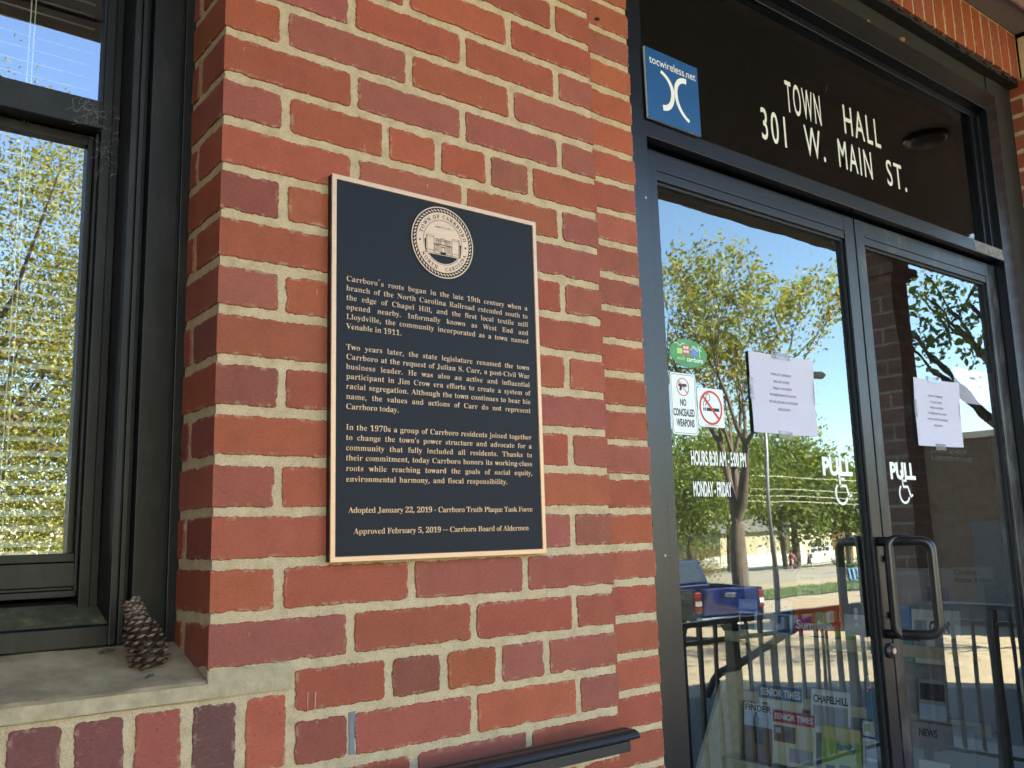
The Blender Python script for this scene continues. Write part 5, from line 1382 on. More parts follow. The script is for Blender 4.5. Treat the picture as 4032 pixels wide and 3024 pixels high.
def magazine(name, label, cat, y0, y1, z0, z1, base, patches=(), texts=(), x=RACKX, lean=.12, th=.006, group=None):
    """y0 > y1; patches (a0, a1, b0, b1, colour) in unit coordinates, texts (string, a0, a1, b0, b1, colour)"""
    t_ = thing(name, label, cat, (x, (y0 + y1) / 2, z0), group)
    off = Vector((-x, -(y0 + y1) / 2, -z0))
    W, H = y0 - y1, z1 - z0
    F = lambda a, b, d: (x + lean * (b) * H - d, y0 - a * W, z0 + b * H)
    mb = MB(); mb.prism([(0, 0), (1, 0), (1, 1), (0, 1)], F, -th, 0); local(mb, off); mb.build("cover", MC[base], t_)
    byc = {}
    for p in patches: byc.setdefault(p[4], []).append(p)
    for c, ps in byc.items():
        mb = MB()
        for k, (a0, a1, b0, b1, _) in enumerate(ps):
            mb.prism([(a0, b0), (a1, b0), (a1, b1), (a0, b1)], F, .0002, .0006 + .0003 * k)
        local(mb, off); mb.build("printed_panel", MC[c], t_)
    byc = {}
    for p in texts: byc.setdefault(p[5], []).append(p)
    for c, ps in byc.items():
        mb = MB()
        for s, a0, a1, b0, b1, _ in ps:
            put_text(mb, s, a0, a1, b0, b1, 0, bold=.03, fn=lambda a, b, d: F(a, b, d + .0016))
        local(mb, off); mb.build("printed_title", MC[c], t_)
    return t_
magazine("magazine", "magazine with a horseman on the cover standing first in the front tier", "magazine", 1.828, 1.664, -1.706, -1.450, "white",
    [(0, 1, 0, .60, "brown"), (.02, .98, .60, .86, "sky"), (.30, .52, .52, .78, "dark"), (.36, .70, .30, .55, "dark"), (.40, .46, .78, .86, "dark")], [("FINDER", .04, .97, .875, .985, "ink")])
magazine("newspaper", "folded newspaper with a red masthead in the front tier", "newspaper", 1.662, 1.430, -1.70, -1.463, "cream",
    [(0, 1, .78, 1, "red"), (.03, .55, .42, .72, "brown"), (.40, .95, .08, .34, "grey"), (.08, .2, .58, .68, "sky"), (.28, .42, .5, .64, "dark")], [("SENIOR TIMES", .05, .95, .84, .95, "white")])
magazine("newspaper", "folded newspaper with a blue masthead behind the red one", "newspaper", 1.768, 1.522, -1.60, -1.361, "cream",
    [(0, 1, .74, 1, "navy"), (.03, .5, .52, .70, "white"), (.1, .22, .56, .66, "brown")], [("SENIOR TIMES", .05, .97, .80, .94, "white")], x=3.345)
magazine("magazine", "white magazine with bare branches on its cover in the second tier", "magazine", 1.47, 1.272, -1.58, -1.352, "white",
    [(.05, .95, .30, .70, "grey"), (.0, 1, 0, .18, "brown")], [("CHAPELHILL", .06, .97, .76, .90, "ink")], x=3.345)
magazine("magazine", "green family magazine in the front tier", "magazine", 1.400, 1.205, -1.73, -1.495, "lime",
    [(.02, .98, .76, .98, "yellow"), (.1, .35, .05, .30, "dark"), (.45, .75, .02, .34, "brown"), (0, 1, .0, .05, "navy")], [("family", .40, .90, .60, .74, "navy")])
magazine("leaflet", "white property leaflet with a small tree emblem at the end of the front tier", "leaflet", 1.193, 1.06, -1.70, -1.452, "white",
    [(0, 1, .72, .76, "navy"), (.08, .95, .40, .66, "grey"), (.08, .95, .20, .36, "sky"), (0, 1, .06, .10, "navy"), (.08, .28, .84, .96, "lime")], [("Town &", .36, .85, .88, .97, "grey"), ("Country", .36, .97, .78, .87, "grey")])
magazine("leaflet", "blue covered leaflet with an oval white title in the second tier", "leaflet", 1.175, 1.04, -1.44, -1.265, "white",
    [(0, 1, .0, .62, "blue"), (.05, .95, .62, .70, "red"), (.3, .4, .1, .5, "brown")], [("Chatham", .06, .7, .88, .97, "red"), ("Homes", .06, .6, .76, .86, "red")], x=3.345)
for k, (y0, y1, lb) in enumerate(((1.82, 1.715, "grey blue transit leaflet with a dark picture, first of the upper tier"), (1.675, 1.60, "pale blue leaflet with a red title, second of the upper tier"), (1.597, 1.512, "pale blue leaflet beside the orange summer sheet"))):
    magazine("leaflet", lb, "leaflet", y0, y1, -1.132, -.955, "sky", [(.1, .9, .18, .62, ("dark", "white", "navy")[k]), (0, 1, 0, .08, "yellow"), (0, 1, .66, .74, "navy")], [(("Transit", "CM", "CM")[k], .2, .75, .80, .92, ("white", "red", "red")[k])], x=3.31)
magazine("flyer", "orange and pink summer flyer in the upper tier", "flyer", 1.497, 1.245, -1.132, -.945, "orange", [(0, .35, 0, .6, "pink"), (.3, 1, 0, .16, "navy"), (.45, .75, .35, .72, "yellow"), (.8, 1, 0, .3, "lime")], [("Summer", .05, .80, .30, .52, "white"), ("2019", .35, .62, .16, .27, "white")], x=3.31)
magazine("leaflet", "plain white folded leaflet at the end of the upper tier", "leaflet", 1.235, 1.09, -1.132, -1.0, "white", [(0, .4, 0, .3, "lime")], [], x=3.31)
magazine("placard", "white placard about voter registration standing above the upper tier", "placard", 1.540, 1.412, -.94, -.835, "white", [], [("VOTER", .2, .8, .76, .90, "ink"), ("REGISTRATION", .10, .92, .46, .60, "ink"), ("FORMS", .25, .75, .16, .30, "ink")], x=3.42, lean=0)
magazine("newspaper", "newspaper hung beside the rack with a short dark headline", "newspaper", .93, .715, -1.18, -.965, "white", [(.1, .35, .1, .8, "grey"), (.5, .9, .2, .5, "grey")], [("COM", .40, .80, .58, .80, "ink")], x=3.31)
magazine("newspaper", "grey newspaper with a blue lower panel in the second tier", "newspaper", .915, .80, -1.41, -1.245, "grey", [(0, 1, .04, .40, "sky"), (.05, .95, .5, .9, "dark")], [], x=3.31)
magazine("newspaper", "large pale newspaper in the lowest tier near the farther door", "newspaper", .96, .70, -1.71, -1.42, "grey", [(.1, .6, .05, .5, "white")], [("NEWS", .12, .42, .82, .92, "ink")], x=3.29)
magazine("placard", "grey placard about homes and ideas above the rack", "placard", .77, .60, -.862, -.792, "grey", [], [("Homes & Ideas", .05, .95, .1, .42, "ink"), ("Carolina", .05, .6, .55, .85, "ink")], x=3.42, lean=0)
magazine("leaflet", "blue leaflet standing in the tier by the farther door", "leaflet", .948, .892, -1.04, -.95, "blue", [], [], x=3.27)
magazine("leaflet", "teal leaflet standing in the second tier by the farther door", "leaflet", .945, .893, -1.18, -1.088, "teal", [], [], x=3.27)
magazine("leaflet", "purple card pinned above the rack by the farther door", "leaflet", .892, .805, -.935, -.877, "purple", [], [], x=3.43, lean=0)

# ------------------------------------------------------------------ the ground in front of the building
GZ = lambda y: -2.63 + .034 * y
def sheet_ground(name, quad, m, off, kind="structure", sub=1):
    mb = MB()
    mb.add([(x, y, GZ(y) + off) for x, y in quad], [tuple(range(len(quad)))])
    return tag(mb.build(name, m), kind=kind)
sheet_ground("parking_lot", [(-250, 12), (-250, -420), (420, -420), (420, 12)], ASPH, 0)
ROADM = mat("worn road", (.20, .175, .14), .9, scale=2, var=.15)
WALK = mat("concrete pavement", (.42, .37, .30), .9, scale=4, var=.1)
GRASSM = mat("grass", (.085, .125, .030), .95, scale=18, var=.5, bs=1.0, bd=.05, bscale=60)
sheet_ground("lot_shade_patch", [(-60, -1.71), (-60, -7.3), (10.8, -7.3), (13.7, -1.71)], mat("asphalt with painted shade", (.055, .052, .050), .9, scale=20, var=.3, bs=.6, bd=.008, bscale=70), .008)  # darker sheet over the lot: the building's shade put into its colour
sheet_ground("road", [(-200, -33), (-200, -55), (300, -55), (300, -33)], ROADM, .012)
sheet_ground("pavement", [(-200, -57), (-200, -61), (300, -61), (300, -57)], WALK, .05)
sheet_ground("grass_verge", [(19, -21.0), (19, -26.2), (75, -27.5), (75, -22.5)], GRASSM, .05)
sheet_ground("far_lawn", [(-200, -61.5), (-200, -300), (300, -300), (300, -61.5)], GRASSM, .02)
sheet_ground("front_bank", [(-60, -15.5), (-60, -33), (13, -33), (13, -15.5)], GRASSM, .03)
# a fringe of grass blades on the verge
def blades(name, n, x0, x1, y0, y1, h, seed):
    r = np.random.default_rng(seed)
    x = r.uniform(x0, x1, n); y = r.uniform(y0, y1, n); hh = h * r.uniform(.5, 1.2, n); a = r.uniform(0, 6.28, n); w_ = .02
    z = -2.63 + .034 * y + .05
    V = np.empty((n, 3, 3)); 
    V[:, 0] = np.stack([x - w_ * np.cos(a), y - w_ * np.sin(a), z], 1); V[:, 1] = np.stack([x + w_ * np.cos(a), y + w_ * np.sin(a), z], 1)
    V[:, 2] = np.stack([x + r.uniform(-.06, .06, n), y + r.uniform(-.06, .06, n), z + hh], 1)
    return fast_mesh(name, V.reshape(-1, 3), np.arange(3 * n).reshape(n, 3), BLADE, np.repeat(r.uniform(0, 1, n), 3))
def fast_mesh(name, V, F, m, colv, parent=None):
    me = bpy.data.meshes.new(name)
    nv, nf, k = len(V), len(F), F.shape[1]
    me.vertices.add(nv); me.vertices.foreach_set("co", V.astype(np.float32).ravel())
    me.loops.add(nf * k); me.loops.foreach_set("vertex_index", F.astype(np.int32).ravel())
    me.polygons.add(nf); me.polygons.foreach_set("loop_start", (np.arange(nf) * k).astype(np.int32))
    me.materials.append(m)
    ca = me.attributes.new("Col", 'FLOAT_COLOR', 'POINT')
    c = np.ones((nv, 4), np.float32); c[:, :3] = colv[:, None]
    ca.data.foreach_set("color", c.ravel())
    me.update(calc_edges=True)
    o = bpy.data.objects.new(name, me); C.objects.link(o)
    if parent is not None: o.parent = parent
    return o
BLADE = make_leaf("grass blade", [(.06, .10, .02), (.12, .17, .035), (.17, .19, .06)], .35)
tag(blades("grass_blades", 9000, 22, 60, -26, -21.5, .16, 3), kind="stuff")

# ------------------------------------------------------------------ trees
LF_SPRING = make_leaf("spring leaf", [(.10, .13, .020), (.19, .215, .035), (.26, .265, .055), (.27, .17, .08)])
LF_YEL = make_leaf("yellow green leaf", [(.065, .08, .010), (.15, .16, .018), (.24, .225, .028), (.28, .255, .05)])
LF_MID = make_leaf("mid green leaf", [(.055, .085, .014), (.11, .15, .022), (.19, .215, .040)])
LF_DARK = make_leaf("dark oak leaf", [(.025, .05, .018), (.05, .085, .025), (.085, .12, .035)], .3)
LF_DRY = make_leaf("straw bush leaf", [(.16, .12, .04), (.25, .19, .07), (.20, .18, .05)])

def leafcloud(P, size, seed, tone=None, asp=.55):
    r = np.random.default_rng(seed)
    n = len(P)
    d = r.normal(size=(n, 3)); d /= np.linalg.norm(d, axis=1)[:, None]
    e = r.normal(size=(n, 3)); e -= d * (e * d).sum(1)[:, None]; e /= np.linalg.norm(e, axis=1)[:, None]
    s = (size * r.uniform(.6, 1.35, n))[:, None]
    V = np.stack([P - d * s * .5, P + e * s * asp * .5, P + d * s * .5, P - e * s * asp * .5], 1)
    t = r.uniform(0, 1, n) if tone is None else np.clip(tone + r.uniform(-.25, .25, n), 0, 1)
    return V.reshape(-1, 3), np.arange(4 * n).reshape(n, 4), np.repeat(t, 4)

def branching_tree(name, label, base, height, m, seed, spread=.52, leaves=6, lsize=.11, group=None, levels=6, trunk=.17, first=.30):
    r = random.Random(seed); nr = np.random.default_rng(seed)
    t_ = thing(name, label, "tree", base, group)
    mb = MB(); tips = []
    def grow(p, d, L, rad, lev):
        n = 4; pts = [p]; q = p; dd = d
        for k in range(n):
            dd = (dd + Vector((r.uniform(-.13, .13), r.uniform(-.13, .13), r.uniform(-.02, .10)))).normalized()
            q = q + dd * L / n; pts.append(q)
            if lev >= 3: tips.append((q, lev))
        end = rad * (.72 if lev < levels else .3)
        mb.tube(pts, [rad + (end - rad) * k / n for k in range(n + 1)], 9 if lev < 2 else 5 if lev < 4 else 3, caps=False)
        if lev >= levels: return
        kids = 3 if (lev in (0, 1, 2) and r.random() < .75) else 2
        a0 = r.uniform(0, 6.28)
        for k in range(kids):
            ax = dd.orthogonal().normalized()
            ax = Matrix.Rotation(a0 + 2 * math.pi * k / kids + r.uniform(-.4, .4), 3, dd) @ ax
            an = spread * r.uniform(.55, 1.25) * (.75 if k == 0 else 1)
            nd = (dd * math.cos(an) + ax * math.sin(an)).normalized()
            grow(q, nd, L * r.uniform(.66, .86), end * r.uniform(.62, .82), lev + 1)
    grow(Vector((0, 0, -.1)), Vector((.02, .01, 1)), height * first, trunk, 0)
    mb.build("trunk", BARK, t_, smooth=True)
    T = np.array([tuple(q) for q, l in tips for _ in range(1)])
    P = np.repeat(T, leaves, 0) + nr.normal(size=(len(T) * leaves, 3)) * .16
    keep = nr.uniform(size=len(P)) < .8
    V, F, cl = leafcloud(P[keep], lsize, seed)
    fast_mesh("crown", V, F, m, cl, t_)
    return t_

def mass_tree(name, label, base, cen, rad, n_clump, per, lsize, m, seed, group=None, trunk=.22, clump=.75, cat="tree", stems=1, top_only=False):
    """crown of leaf clumps spread through an ellipsoid (cen relative to the base)"""
    r = np.random.default_rng(seed); rr = random.Random(seed)
    t_ = thing(name, label, cat, base, group)
    u = r.normal(size=(n_clump, 3)); u /= np.linalg.norm(u, axis=1)[:, None]
    q = u * (r.uniform(.25, 1, n_clump) ** .5)[:, None] * np.array(rad) + np.array(cen)
    q += r.normal(size=q.shape) * .25 * min(rad)
    q[:, 2] = np.maximum(q[:, 2], .15)
    mb = MB()
    for s in range(stems):
        ox = rr.uniform(-.25, .25) * (stems > 1) * rad[0]
        h = cen[2] + rad[2] * .3
        pts = [Vector((ox, 0, -.2)), Vector((ox + rr.uniform(-.1, .1), rr.uniform(-.1, .1), h * .35)), Vector((ox * 1.3 + rr.uniform(-.3, .3), rr.uniform(-.3, .3), h * .7)), Vector((ox * 1.5 + rr.uniform(-.4, .4), rr.uniform(-.4, .4), h))]
        mb.tube(pts, [trunk, trunk * .8, trunk * .55, trunk * .2], 8, caps=False)
        for k in range(min(26, n_clump)):
            c = Vector(q[rr.randrange(n_clump)]); f = rr.uniform(.25, .85)
            a = pts[0].lerp(pts[3], f) if f > .5 else pts[1].lerp(pts[2], f * 1.6 - .2)
            mid = a.lerp(c, .5) + Vector((0, 0, -.12 * (c - a).length))
            mb.tube([a, mid, c], [trunk * .30, trunk * .17, trunk * .05], 4, caps=False)
    mb.build("trunk", BARK, t_, smooth=True)
    sz = clump * r.uniform(.6, 1.4, n_clump)
    P = np.repeat(q, per, 0) + r.normal(size=(n_clump * per, 3)) * np.repeat(sz, per)[:, None] * np.array([1, 1, .7])
    P[:, 2] = np.maximum(P[:, 2], .03)
    tone = np.repeat(r.uniform(.1, .9, n_clump), per)
    V, F, cl = leafcloud(P, lsize, seed + 1, tone)
    fast_mesh("crown", V, F, m, cl, t_)
    return t_

GRP = "trees across the street"
branching_tree("young_maple", "young sparse leaved maple beyond the blue truck with thin rising limbs", (20.45, -15.1, GZ(-15.1)), 10.6, LF_SPRING, 8, leaves=10, lsize=.14, trunk=.25, first=.265, spread=.47)
mass_tree("willow_oak", "tall yellow green tree in front of the cream house, on two close trunks", (76, -53, GZ(-53)), (0, 0, 8.2), (4.6, 4.2, 4.6), 150, 90, .42, LF_MID, 21, GRP, .32, .9, stems=2)
mass_tree("willow_oak", "broad yellow green tree to the far side of the two close trunks", (85, -52, GZ(-52)), (0, 0, 6.6), (4.0, 4.0, 3.6), 110, 90, .42, LF_MID, 22, GRP, .3, .9)
mass_tree("willow_oak", "round green tree behind the maple, near the picket fence", (66, -52, GZ(-52)), (0, 0, 8.6), (5.0, 4.5, 3.8), 130, 110, .36, LF_MID, 23, GRP, .3, .9)
mass_tree("hardwood_tree", "dark leafy tree standing behind the blue truck", (44, -37.5, GZ(-37.5)), (0, 0, 6.2), (4.6, 4.0, 3.3), 140, 100, .24, LF_MID, 24, GRP, .2, .7)
mass_tree("hardwood_tree", "leafy tree farther back beyond the dark one behind the truck", (56, -50, GZ(-50)), (0, 0, 8.2), (5.5, 5, 3.6), 120, 90, .34, LF_MID, 29, GRP, .25, .8)
mass_tree("straw_bush", "straw coloured bush spreading in front of the picket fence", (46.5, -39.2, GZ(-39.2)), (0, 0, 1.5), (1.9, 1.6, 1.2), 60, 60, .12, LF_DRY, 25, None, .06, .4, cat="bush", stems=3)
mass_tree("green_bush", "low green bush at the foot of the maple trunk", (21.6, -16.6, GZ(-16.6)), (0, 0, .5), (.9, .7, .35), 30, 60, .09, LF_MID, 33, None, .03, .2, cat="bush", stems=2)
mass_tree("window_oak", "tall yellow green tree straight across from the brick pier", (1.8, -18.5, GZ(-18.5)), (.2, 0, 6.6), (5.2, 3.2, 5.0), 460, 190, .085, LF_YEL, 26, None, .26, .52)
mass_tree("window_oak", "second yellow green tree farther back across from the window", (6.5, -27, GZ(-27)), (0, 0, 5.6), (6, 4, 4.6), 300, 140, .13, LF_YEL, 27, None, .3, .8)
mass_tree("window_oak", "yellow green tree to the far side of the window reflection", (-6.5, -22, GZ(-22)), (0, 0, 6.8), (5.5, 4, 5.4), 220, 90, .15, LF_YEL, 28, None, .3, .8)
mass_tree("brush_thicket", "low leafy thicket growing under the yellow green trees", (1.5, -17.0, GZ(-17.0)), (0, 0, 1.5), (6.5, 1.4, 1.3), 160, 90, .08, LF_YEL, 30, None, .04, .45, cat="bush", stems=4)
t_ = mass_tree("shade_oak", "dark leaved oak reaching a branch past the porch column", (13.6, -2.8, GZ(-2.8)), (-3.75, -.35, 4.62), (.85, .8, .75), 30, 50, .085, LF_MID, 31, None, .22, .22)
mb = MB(); mb.tube([(0, 0, 1.5), (-1.2, .1, 4.2), (-2.4, -.1, 5.4), (-3.4, -.3, 5.0), (-4.1, -.4, 4.3)], [.16, .10, .05, .025, .01], 8, caps=False); mb.build("branch", BARK, t_, smooth=True)
mass_tree("yard_tree", "thin crowned tree shading the lot in front of the brick wing", (18.6, -3.4, GZ(-3.4)), (0, 0, 7.0), (2.6, 2.4, 1.9), 46, 60, .16, LF_MID, 41, None, .16, .45)
# bare ornamental shrub and a clipped dark shrub by the verge
t_ = thing("bare_shrub", "bare branching shrub on the lawn by the two walkers", "bush", (60, -37.3, GZ(-37.3)))
mb = MB(); r_ = random.Random(4)
for k in range(46):
    a = r_.uniform(0, 6.28); e = r_.uniform(.15, .95); L = r_.uniform(1.0, 1.7)
    p1 = Vector((math.cos(a) * e * L * .45, math.sin(a) * e * L * .45, L * .6)); p2 = Vector((math.cos(a + .3) * e * L, math.sin(a + .3) * e * L, L * (1.15 - .4 * e)))
    mb.tube([(0, 0, 0), p1, p2], [.035, .022, .008], 4, caps=False)
mb.build("stem", BARK, t_, smooth=True)
mass_tree("clipped_shrub", "small dark clipped shrub in the verge", (41.8, -24.9, GZ(-24.9)), (0, 0, .55), (.35, .35, .5), 40, 50, .09, LF_DARK, 35, None, .04, .12, cat="bush")

# ------------------------------------------------------------------ houses, fence, brick wing
SID = mat("cream siding", (.62, .53, .37), .7, var=.04)
TRIM = mat("white trim", (.75, .74, .70), .6)
SHING = mat("grey shingles", (.10, .095, .09), .9)
WGL = mat("dark window glass", (.02, .025, .03), .08, spec=.8)
def house(name, label, x0, x1, y, dep, z1, roofh, wins, m=SID, door=None):
    g = GZ(y)
    t_ = thing(name, label, "house", ((x0 + x1) / 2, y, g)); off = Vector((-(x0 + x1) / 2, -y, -g))
    mb = MB(); mb.box(x0, x1, y - dep, y, g - .5, z1)
    for k in range(int((z1 - g) / .2)): mb.box(x0 - .01, x1 + .01, y + .0, y + .015 + .0, g + .2 * k, g + .2 * k + .17)
    local(mb, off); w_ = mb.build("wall", m, t_)
    mb = MB(); mb.prism([(y + .5, z1), (y - dep / 2, z1 + roofh), (y - dep - .5, z1), (y - dep - .5, z1 + .12), (y - dep / 2, z1 + roofh + .15), (y + .5, z1 + .12)], lambda a, b, d: (d, a, b), x0 - .4, x1 + .4)
    local(mb, off); mb.build("roof", SHING, t_)
    for (a, b, c, d) in wins:
        mb = MB(); mb.box(a - .12, b + .12, y + .018, y + .06, c - .12, d + .12); local(mb, off); f_ = mb.build("window", TRIM, t_)
        mb = MB(); mb.box(a, b, y + .062, y + .075, c, d); local(mb, off); mb.build("pane", WGL, f_)
        mb = MB(); mb.box((a + b) / 2 - .03, (a + b) / 2 + .03, y + .077, y + .085, c, d); mb.box(a, b, y + .077, y + .084, (c + d) / 2 - .03, (c + d) / 2 + .03); local(mb, off); mb.build("muntin", TRIM, f_)
    if door:
        mb = MB(); mb.box(door - .65, door + .65, y + .018, y + .07, g, g + 2.3); local(mb, off); dd = mb.build("door", TRIM, t_)
        mb = MB(); mb.box(door - .45, door + .45, y + .072, y + .09, g + .1, g + 2.1); local(mb, off); mb.build("door_leaf", mat("painted door", (.35, .31, .24), .6), dd)
    return t_
house("cream_house", "tall cream sided house behind the picket fence and the willow oaks", 103.2, 112.5, -72, 9, 1.7, 2.4, [(107.2, 109.6, -3.9, -2.5), (104.4, 105.6, -.6, .9), (108.5, 109.7, -.6, .9), (110.6, 111.6, -3.9, -2.5)])
house("low_house", "single storey tan house with a pale door behind the picket fence", 90, 102.8, -73, 8, -1.0, 2.2, [(92.2, 93.4, -3.8, -2.6), (99.8, 100.8, -3.8, -2.6)], mat("tan siding", (.36, .30, .21), .8), door=98.0)
house("flat_house", "small peach coloured building past the cream house", 114.5, 123, -70, 8, -.4, .3, [(116.5, 117.6, -3.6, -2.6), (119.5, 120.5, -3.6, -2.6)], mat("peach render", (.62, .42, .24), .8))
pf = thing("picket_fence", "white picket fence along the far pavement before the houses", "fence", (90, -65, GZ(-65)))
off = Vector((-90, 65, -GZ(-65)))
mb = MB()
x = 68.0
while x < 104:
    g = GZ(-65); h = 1.42
    mb.prism([(x, g + .05), (x + .12, g + .05), (x + .12, g + h - .1), (x + .06, g + h), (x, g + h - .1)], FRONT(-65), 0, .025)
    x += .24
local(mb, off); mb.build("picket_panel", TRIM, pf)
mb = MB()
for z_ in (.35, 1.1): mb.box(68, 104, -65.09, -65.03, GZ(-65) + z_, GZ(-65) + z_ + .1)
local(mb, off); mb.build("rail", TRIM, pf)
for k in range(13):
    mb = MB(); mb.box(68 + 3 * k - .06, 68 + 3 * k + .06, -65.22, -65.10, GZ(-65) - .2, GZ(-65) + 1.5); local(mb, off); mb.build("post", TRIM, pf)
BWING = make_bricktex("brown brickwork", (.12, .075, .048), (.095, .058, .04), (.15, .12, .09), .08, .24)
wg = thing("brick_wing", "low brown brick building with a grey side door across the yard", "building", (21.6, -5.5, GZ(-5)))
off = Vector((-21.6, 5.5, -GZ(-5)))
mb = MB(); mb.box(21.2, 32, -10.8, -.05, -3.6, 1.35); local(mb, off); wl = mb.build("wall", BWING, wg)
mb = MB(); mb.box(21.1, 32.1, -10.9, -.06, 1.351, 1.50); local(mb, off); mb.build("coping", mat("limestone coping", (.45, .40, .32), .8), wg)
mb = MB(); mb.box(21.12, 21.19, -8.85, -7.75, GZ(-8), GZ(-8) + 2.35); local(mb, off); dd = mb.build("door", mat("grey steel door", (.06, .065, .075), .5), wg)
mb = MB(); mb.box(21.06, 21.118, -7.95, -7.88, GZ(-8) + 1.05, GZ(-8) + 1.12); local(mb, off); mb.build("handle", IRON, dd)
mb = MB(); mb.tube([(21.1, -9.9, GZ(-9)), (21.1, -9.9, 1.3)], .06, 8); local(mb, off); mb.build("downpipe", SOFTBLACK, wg)
bn = thing("brick_bed", "low curved brick edging round a planting bed by the wing", "planter", (33.0, -15.6, GZ(-15.6)))
mb = MB()
for k in range(26):
    a = R(95 + k * 5.5); mb.obox((1.9 * math.cos(a), 1.9 * math.sin(a), .13), (math.sin(a) * -.075, math.cos(a) * .075, 0), (math.cos(a) * .1, math.sin(a) * .1, 0), (0, 0, .13))
mb.build("edging_brick", mat("orange brick", (.42, .15, .07), .85), bn)
for k, (x_, y_, a_, lb) in enumerate(((33.5, -17.6, .4, "blue slatted metal bench by the brick wing"), (36.5, -20.6, .5, "blue metal bench nearer the verge shrub"))):
    b_ = thing("metal_bench", lb, "bench", (x_, y_, GZ(y_)), "blue benches"); b_.rotation_euler = (0, 0, a_)
    BM = bpy.data.materials.get("blue bench steel") or mat("blue bench steel", (.10, .22, .42), .35, .3)
    mb = MB()
    for q in range(6): mb.box(-.9, .9, -.25 + .085 * q, -.20 + .085 * q, .42, .45)
    mb.build("seat", BM, b_)
    mb = MB()
    for q in range(11): mb.obox((-.85 + .17 * q, -.31, .68), (.03, 0, 0), (0, .012, .0), (0, -.06, .22))
    mb.box(-.9, .9, -.40, -.36, .88, .92)
    mb.build("backrest", BM, b_)
    for s in (-.8, .8):
        mb = MB(); mb.tube([(s, .28, 0), (s, .25, .42), (s, -.27, .42), (s, -.32, 0)], .025, 6); mb.build("leg", BM, b_)
tc = thing("litter_bin", "dark round litter bin beside the porch railing", "bin", (6.6, -1.35, GZ(-1.4)))
mb = MB(); mb.lathe([(.24, 0), (.26, .1), (.26, .9), (.25, .92)], (0, 0, 0), (0, 0, 1), 24); mb.build("drum", IRON, tc)
mb = MB(); mb.lathe([(.30, .921), (.29, 1.0), (.20, 1.1), (.05, 1.12)], (0, 0, 0), (0, 0, 1), 24); mb.build("lid", IRON, tc)

# ------------------------------------------------------------------ porch railings and stair handrails
def rail_run(name, label, p0, p1, spacing=.115, z0=-1.82, z1=-1.055, cat="railing"):
    p0, p1 = Vector((*p0, 0)), Vector((*p1, 0)); d = (p1 - p0); L = d.length; d.normalize(); n_ = Vector((-d.y, d.x, 0))
    t_ = thing(name, label, cat, (p0.x, p0.y, FLOOR))
    off = Vector((-p0.x, -p0.y, -FLOOR)); mid = (p0 + p1) / 2
    mb = MB(); mb.obox((mid.x, mid.y, z1), d * (L / 2), n_ * .022, (0, 0, .012)); local(mb, off); mb.build("top_rail", IRON, t_)
    mb = MB(); mb.obox((mid.x, mid.y, z1 - .085), d * (L / 2), n_ * .013, (0, 0, .010)); mb.obox((mid.x, mid.y, z0), d * (L / 2), n_ * .013, (0, 0, .010)); local(mb, off); mb.build("cross_rail", IRON, t_)
    k = 0; n = int(L / spacing)
    for k in range(n + 1):
        p = p0 + d * (k * L / n)
        w_ = .022 if k % 9 == 4 or k in (0, n) else .0085
        mb = MB(); mb.obox((p.x, p.y, (z0 + z1) / 2 - (.04 if w_ > .01 else 0)), d * w_, n_ * w_, (0, 0, (z1 - z0) / 2 + (.035 if w_ > .01 else -.013)))
        local(mb, off); mb.build("post" if w_ > .01 else "baluster", IRON, t_)
    return t_
rail_run("porch_railing", "black iron railing along the open front edge of the porch", (-.3, -1.50), (4.65, -1.50), .115)
rail_run("porch_railing", "black iron railing closing the far end of the porch", (4.66, -1.30), (4.66, -.05), .10)
for k, (a, b, c, lb) in enumerate((((4.15, -2.35, -1.50), (4.75, -1.95, -1.13), (4.08, -2.38, -1.62), "black stair handrail rising towards the column"), ((3.72, -2.25, -1.32), (4.05, -2.75, -1.66), (4.10, -2.80, -1.80), "black stair handrail falling away beside the porch front"))):
    t_ = thing("stair_handrail", lb, "handrail", (a[0], a[1], GZ(a[1])), "stair handrails")
    off = Vector((-a[0], -a[1], -GZ(a[1])))
    mb = MB(); pts = [c, a, b] if k == 0 else [a, b, c]; mb.tube(bent([pts[0], pts[1], pts[2]], .05), .024, 8); local(mb, off); mb.build("rail", IRON, t_)
    for f_ in (.1, .5, .95):
        p = Vector(a).lerp(Vector(b), f_); mb = MB(); mb.tube([(p.x, p.y, GZ(p.y) - .02), (p.x, p.y, p.z)], .014, 6); local(mb, off); mb.build("post", IRON, t_)

# ------------------------------------------------------------------ lamp post, parking sign, wires
lp = thing("lamp_post", "grey car park lamp post with an arm and a flat head", "lamp post", (20.6, -14.0, GZ(-14)))
GAL = mat("galvanised grey", (.20, .20, .21), .5, .4)
mb = MB(); mb.tube([(0, 0, -.1), (.0, 0, 6.75)], [.075, .05], 10); mb.build("pole", GAL, lp, smooth=True)
mb = MB(); mb.tube([(0, 0, 6.55), (.5, .4, 6.75), (1.05, .85, 6.75)], .03, 6); mb.build("arm", GAL, lp)
mb = MB(); mb.prism([(-.30, 0), (.30, 0), (.36, .08), (.24, .17), (-.24, .17), (-.36, .08)], lambda a, b, d: (1.15 + a * .75 - d * .6, .92 + a * .62 + d * .75, 6.62 + b), -.14, .14); mb.build("head", SOFTBLACK, lp)
ps = thing("parking_sign", "green and white accessible parking sign on a metal post", "sign", (23.6, -17.6, GZ(-17.6)))
mb = MB(); mb.tube([(0, 0, -.1), (0, 0, 2.2)], .03, 6); mb.build("post", GAL, ps)
mb = MB(); mb.box(-.24, .24, .032, .04, 1.42, 2.2); mb.build("plate", mat("green sign face", (.10, .30, .18), .5), ps)
mb = MB(); mb.box(-.18, .18, .041, .045, 1.72, 2.06); mb.build("blue_panel", mat("blue sign face", (.03, .10, .42), .5), ps)
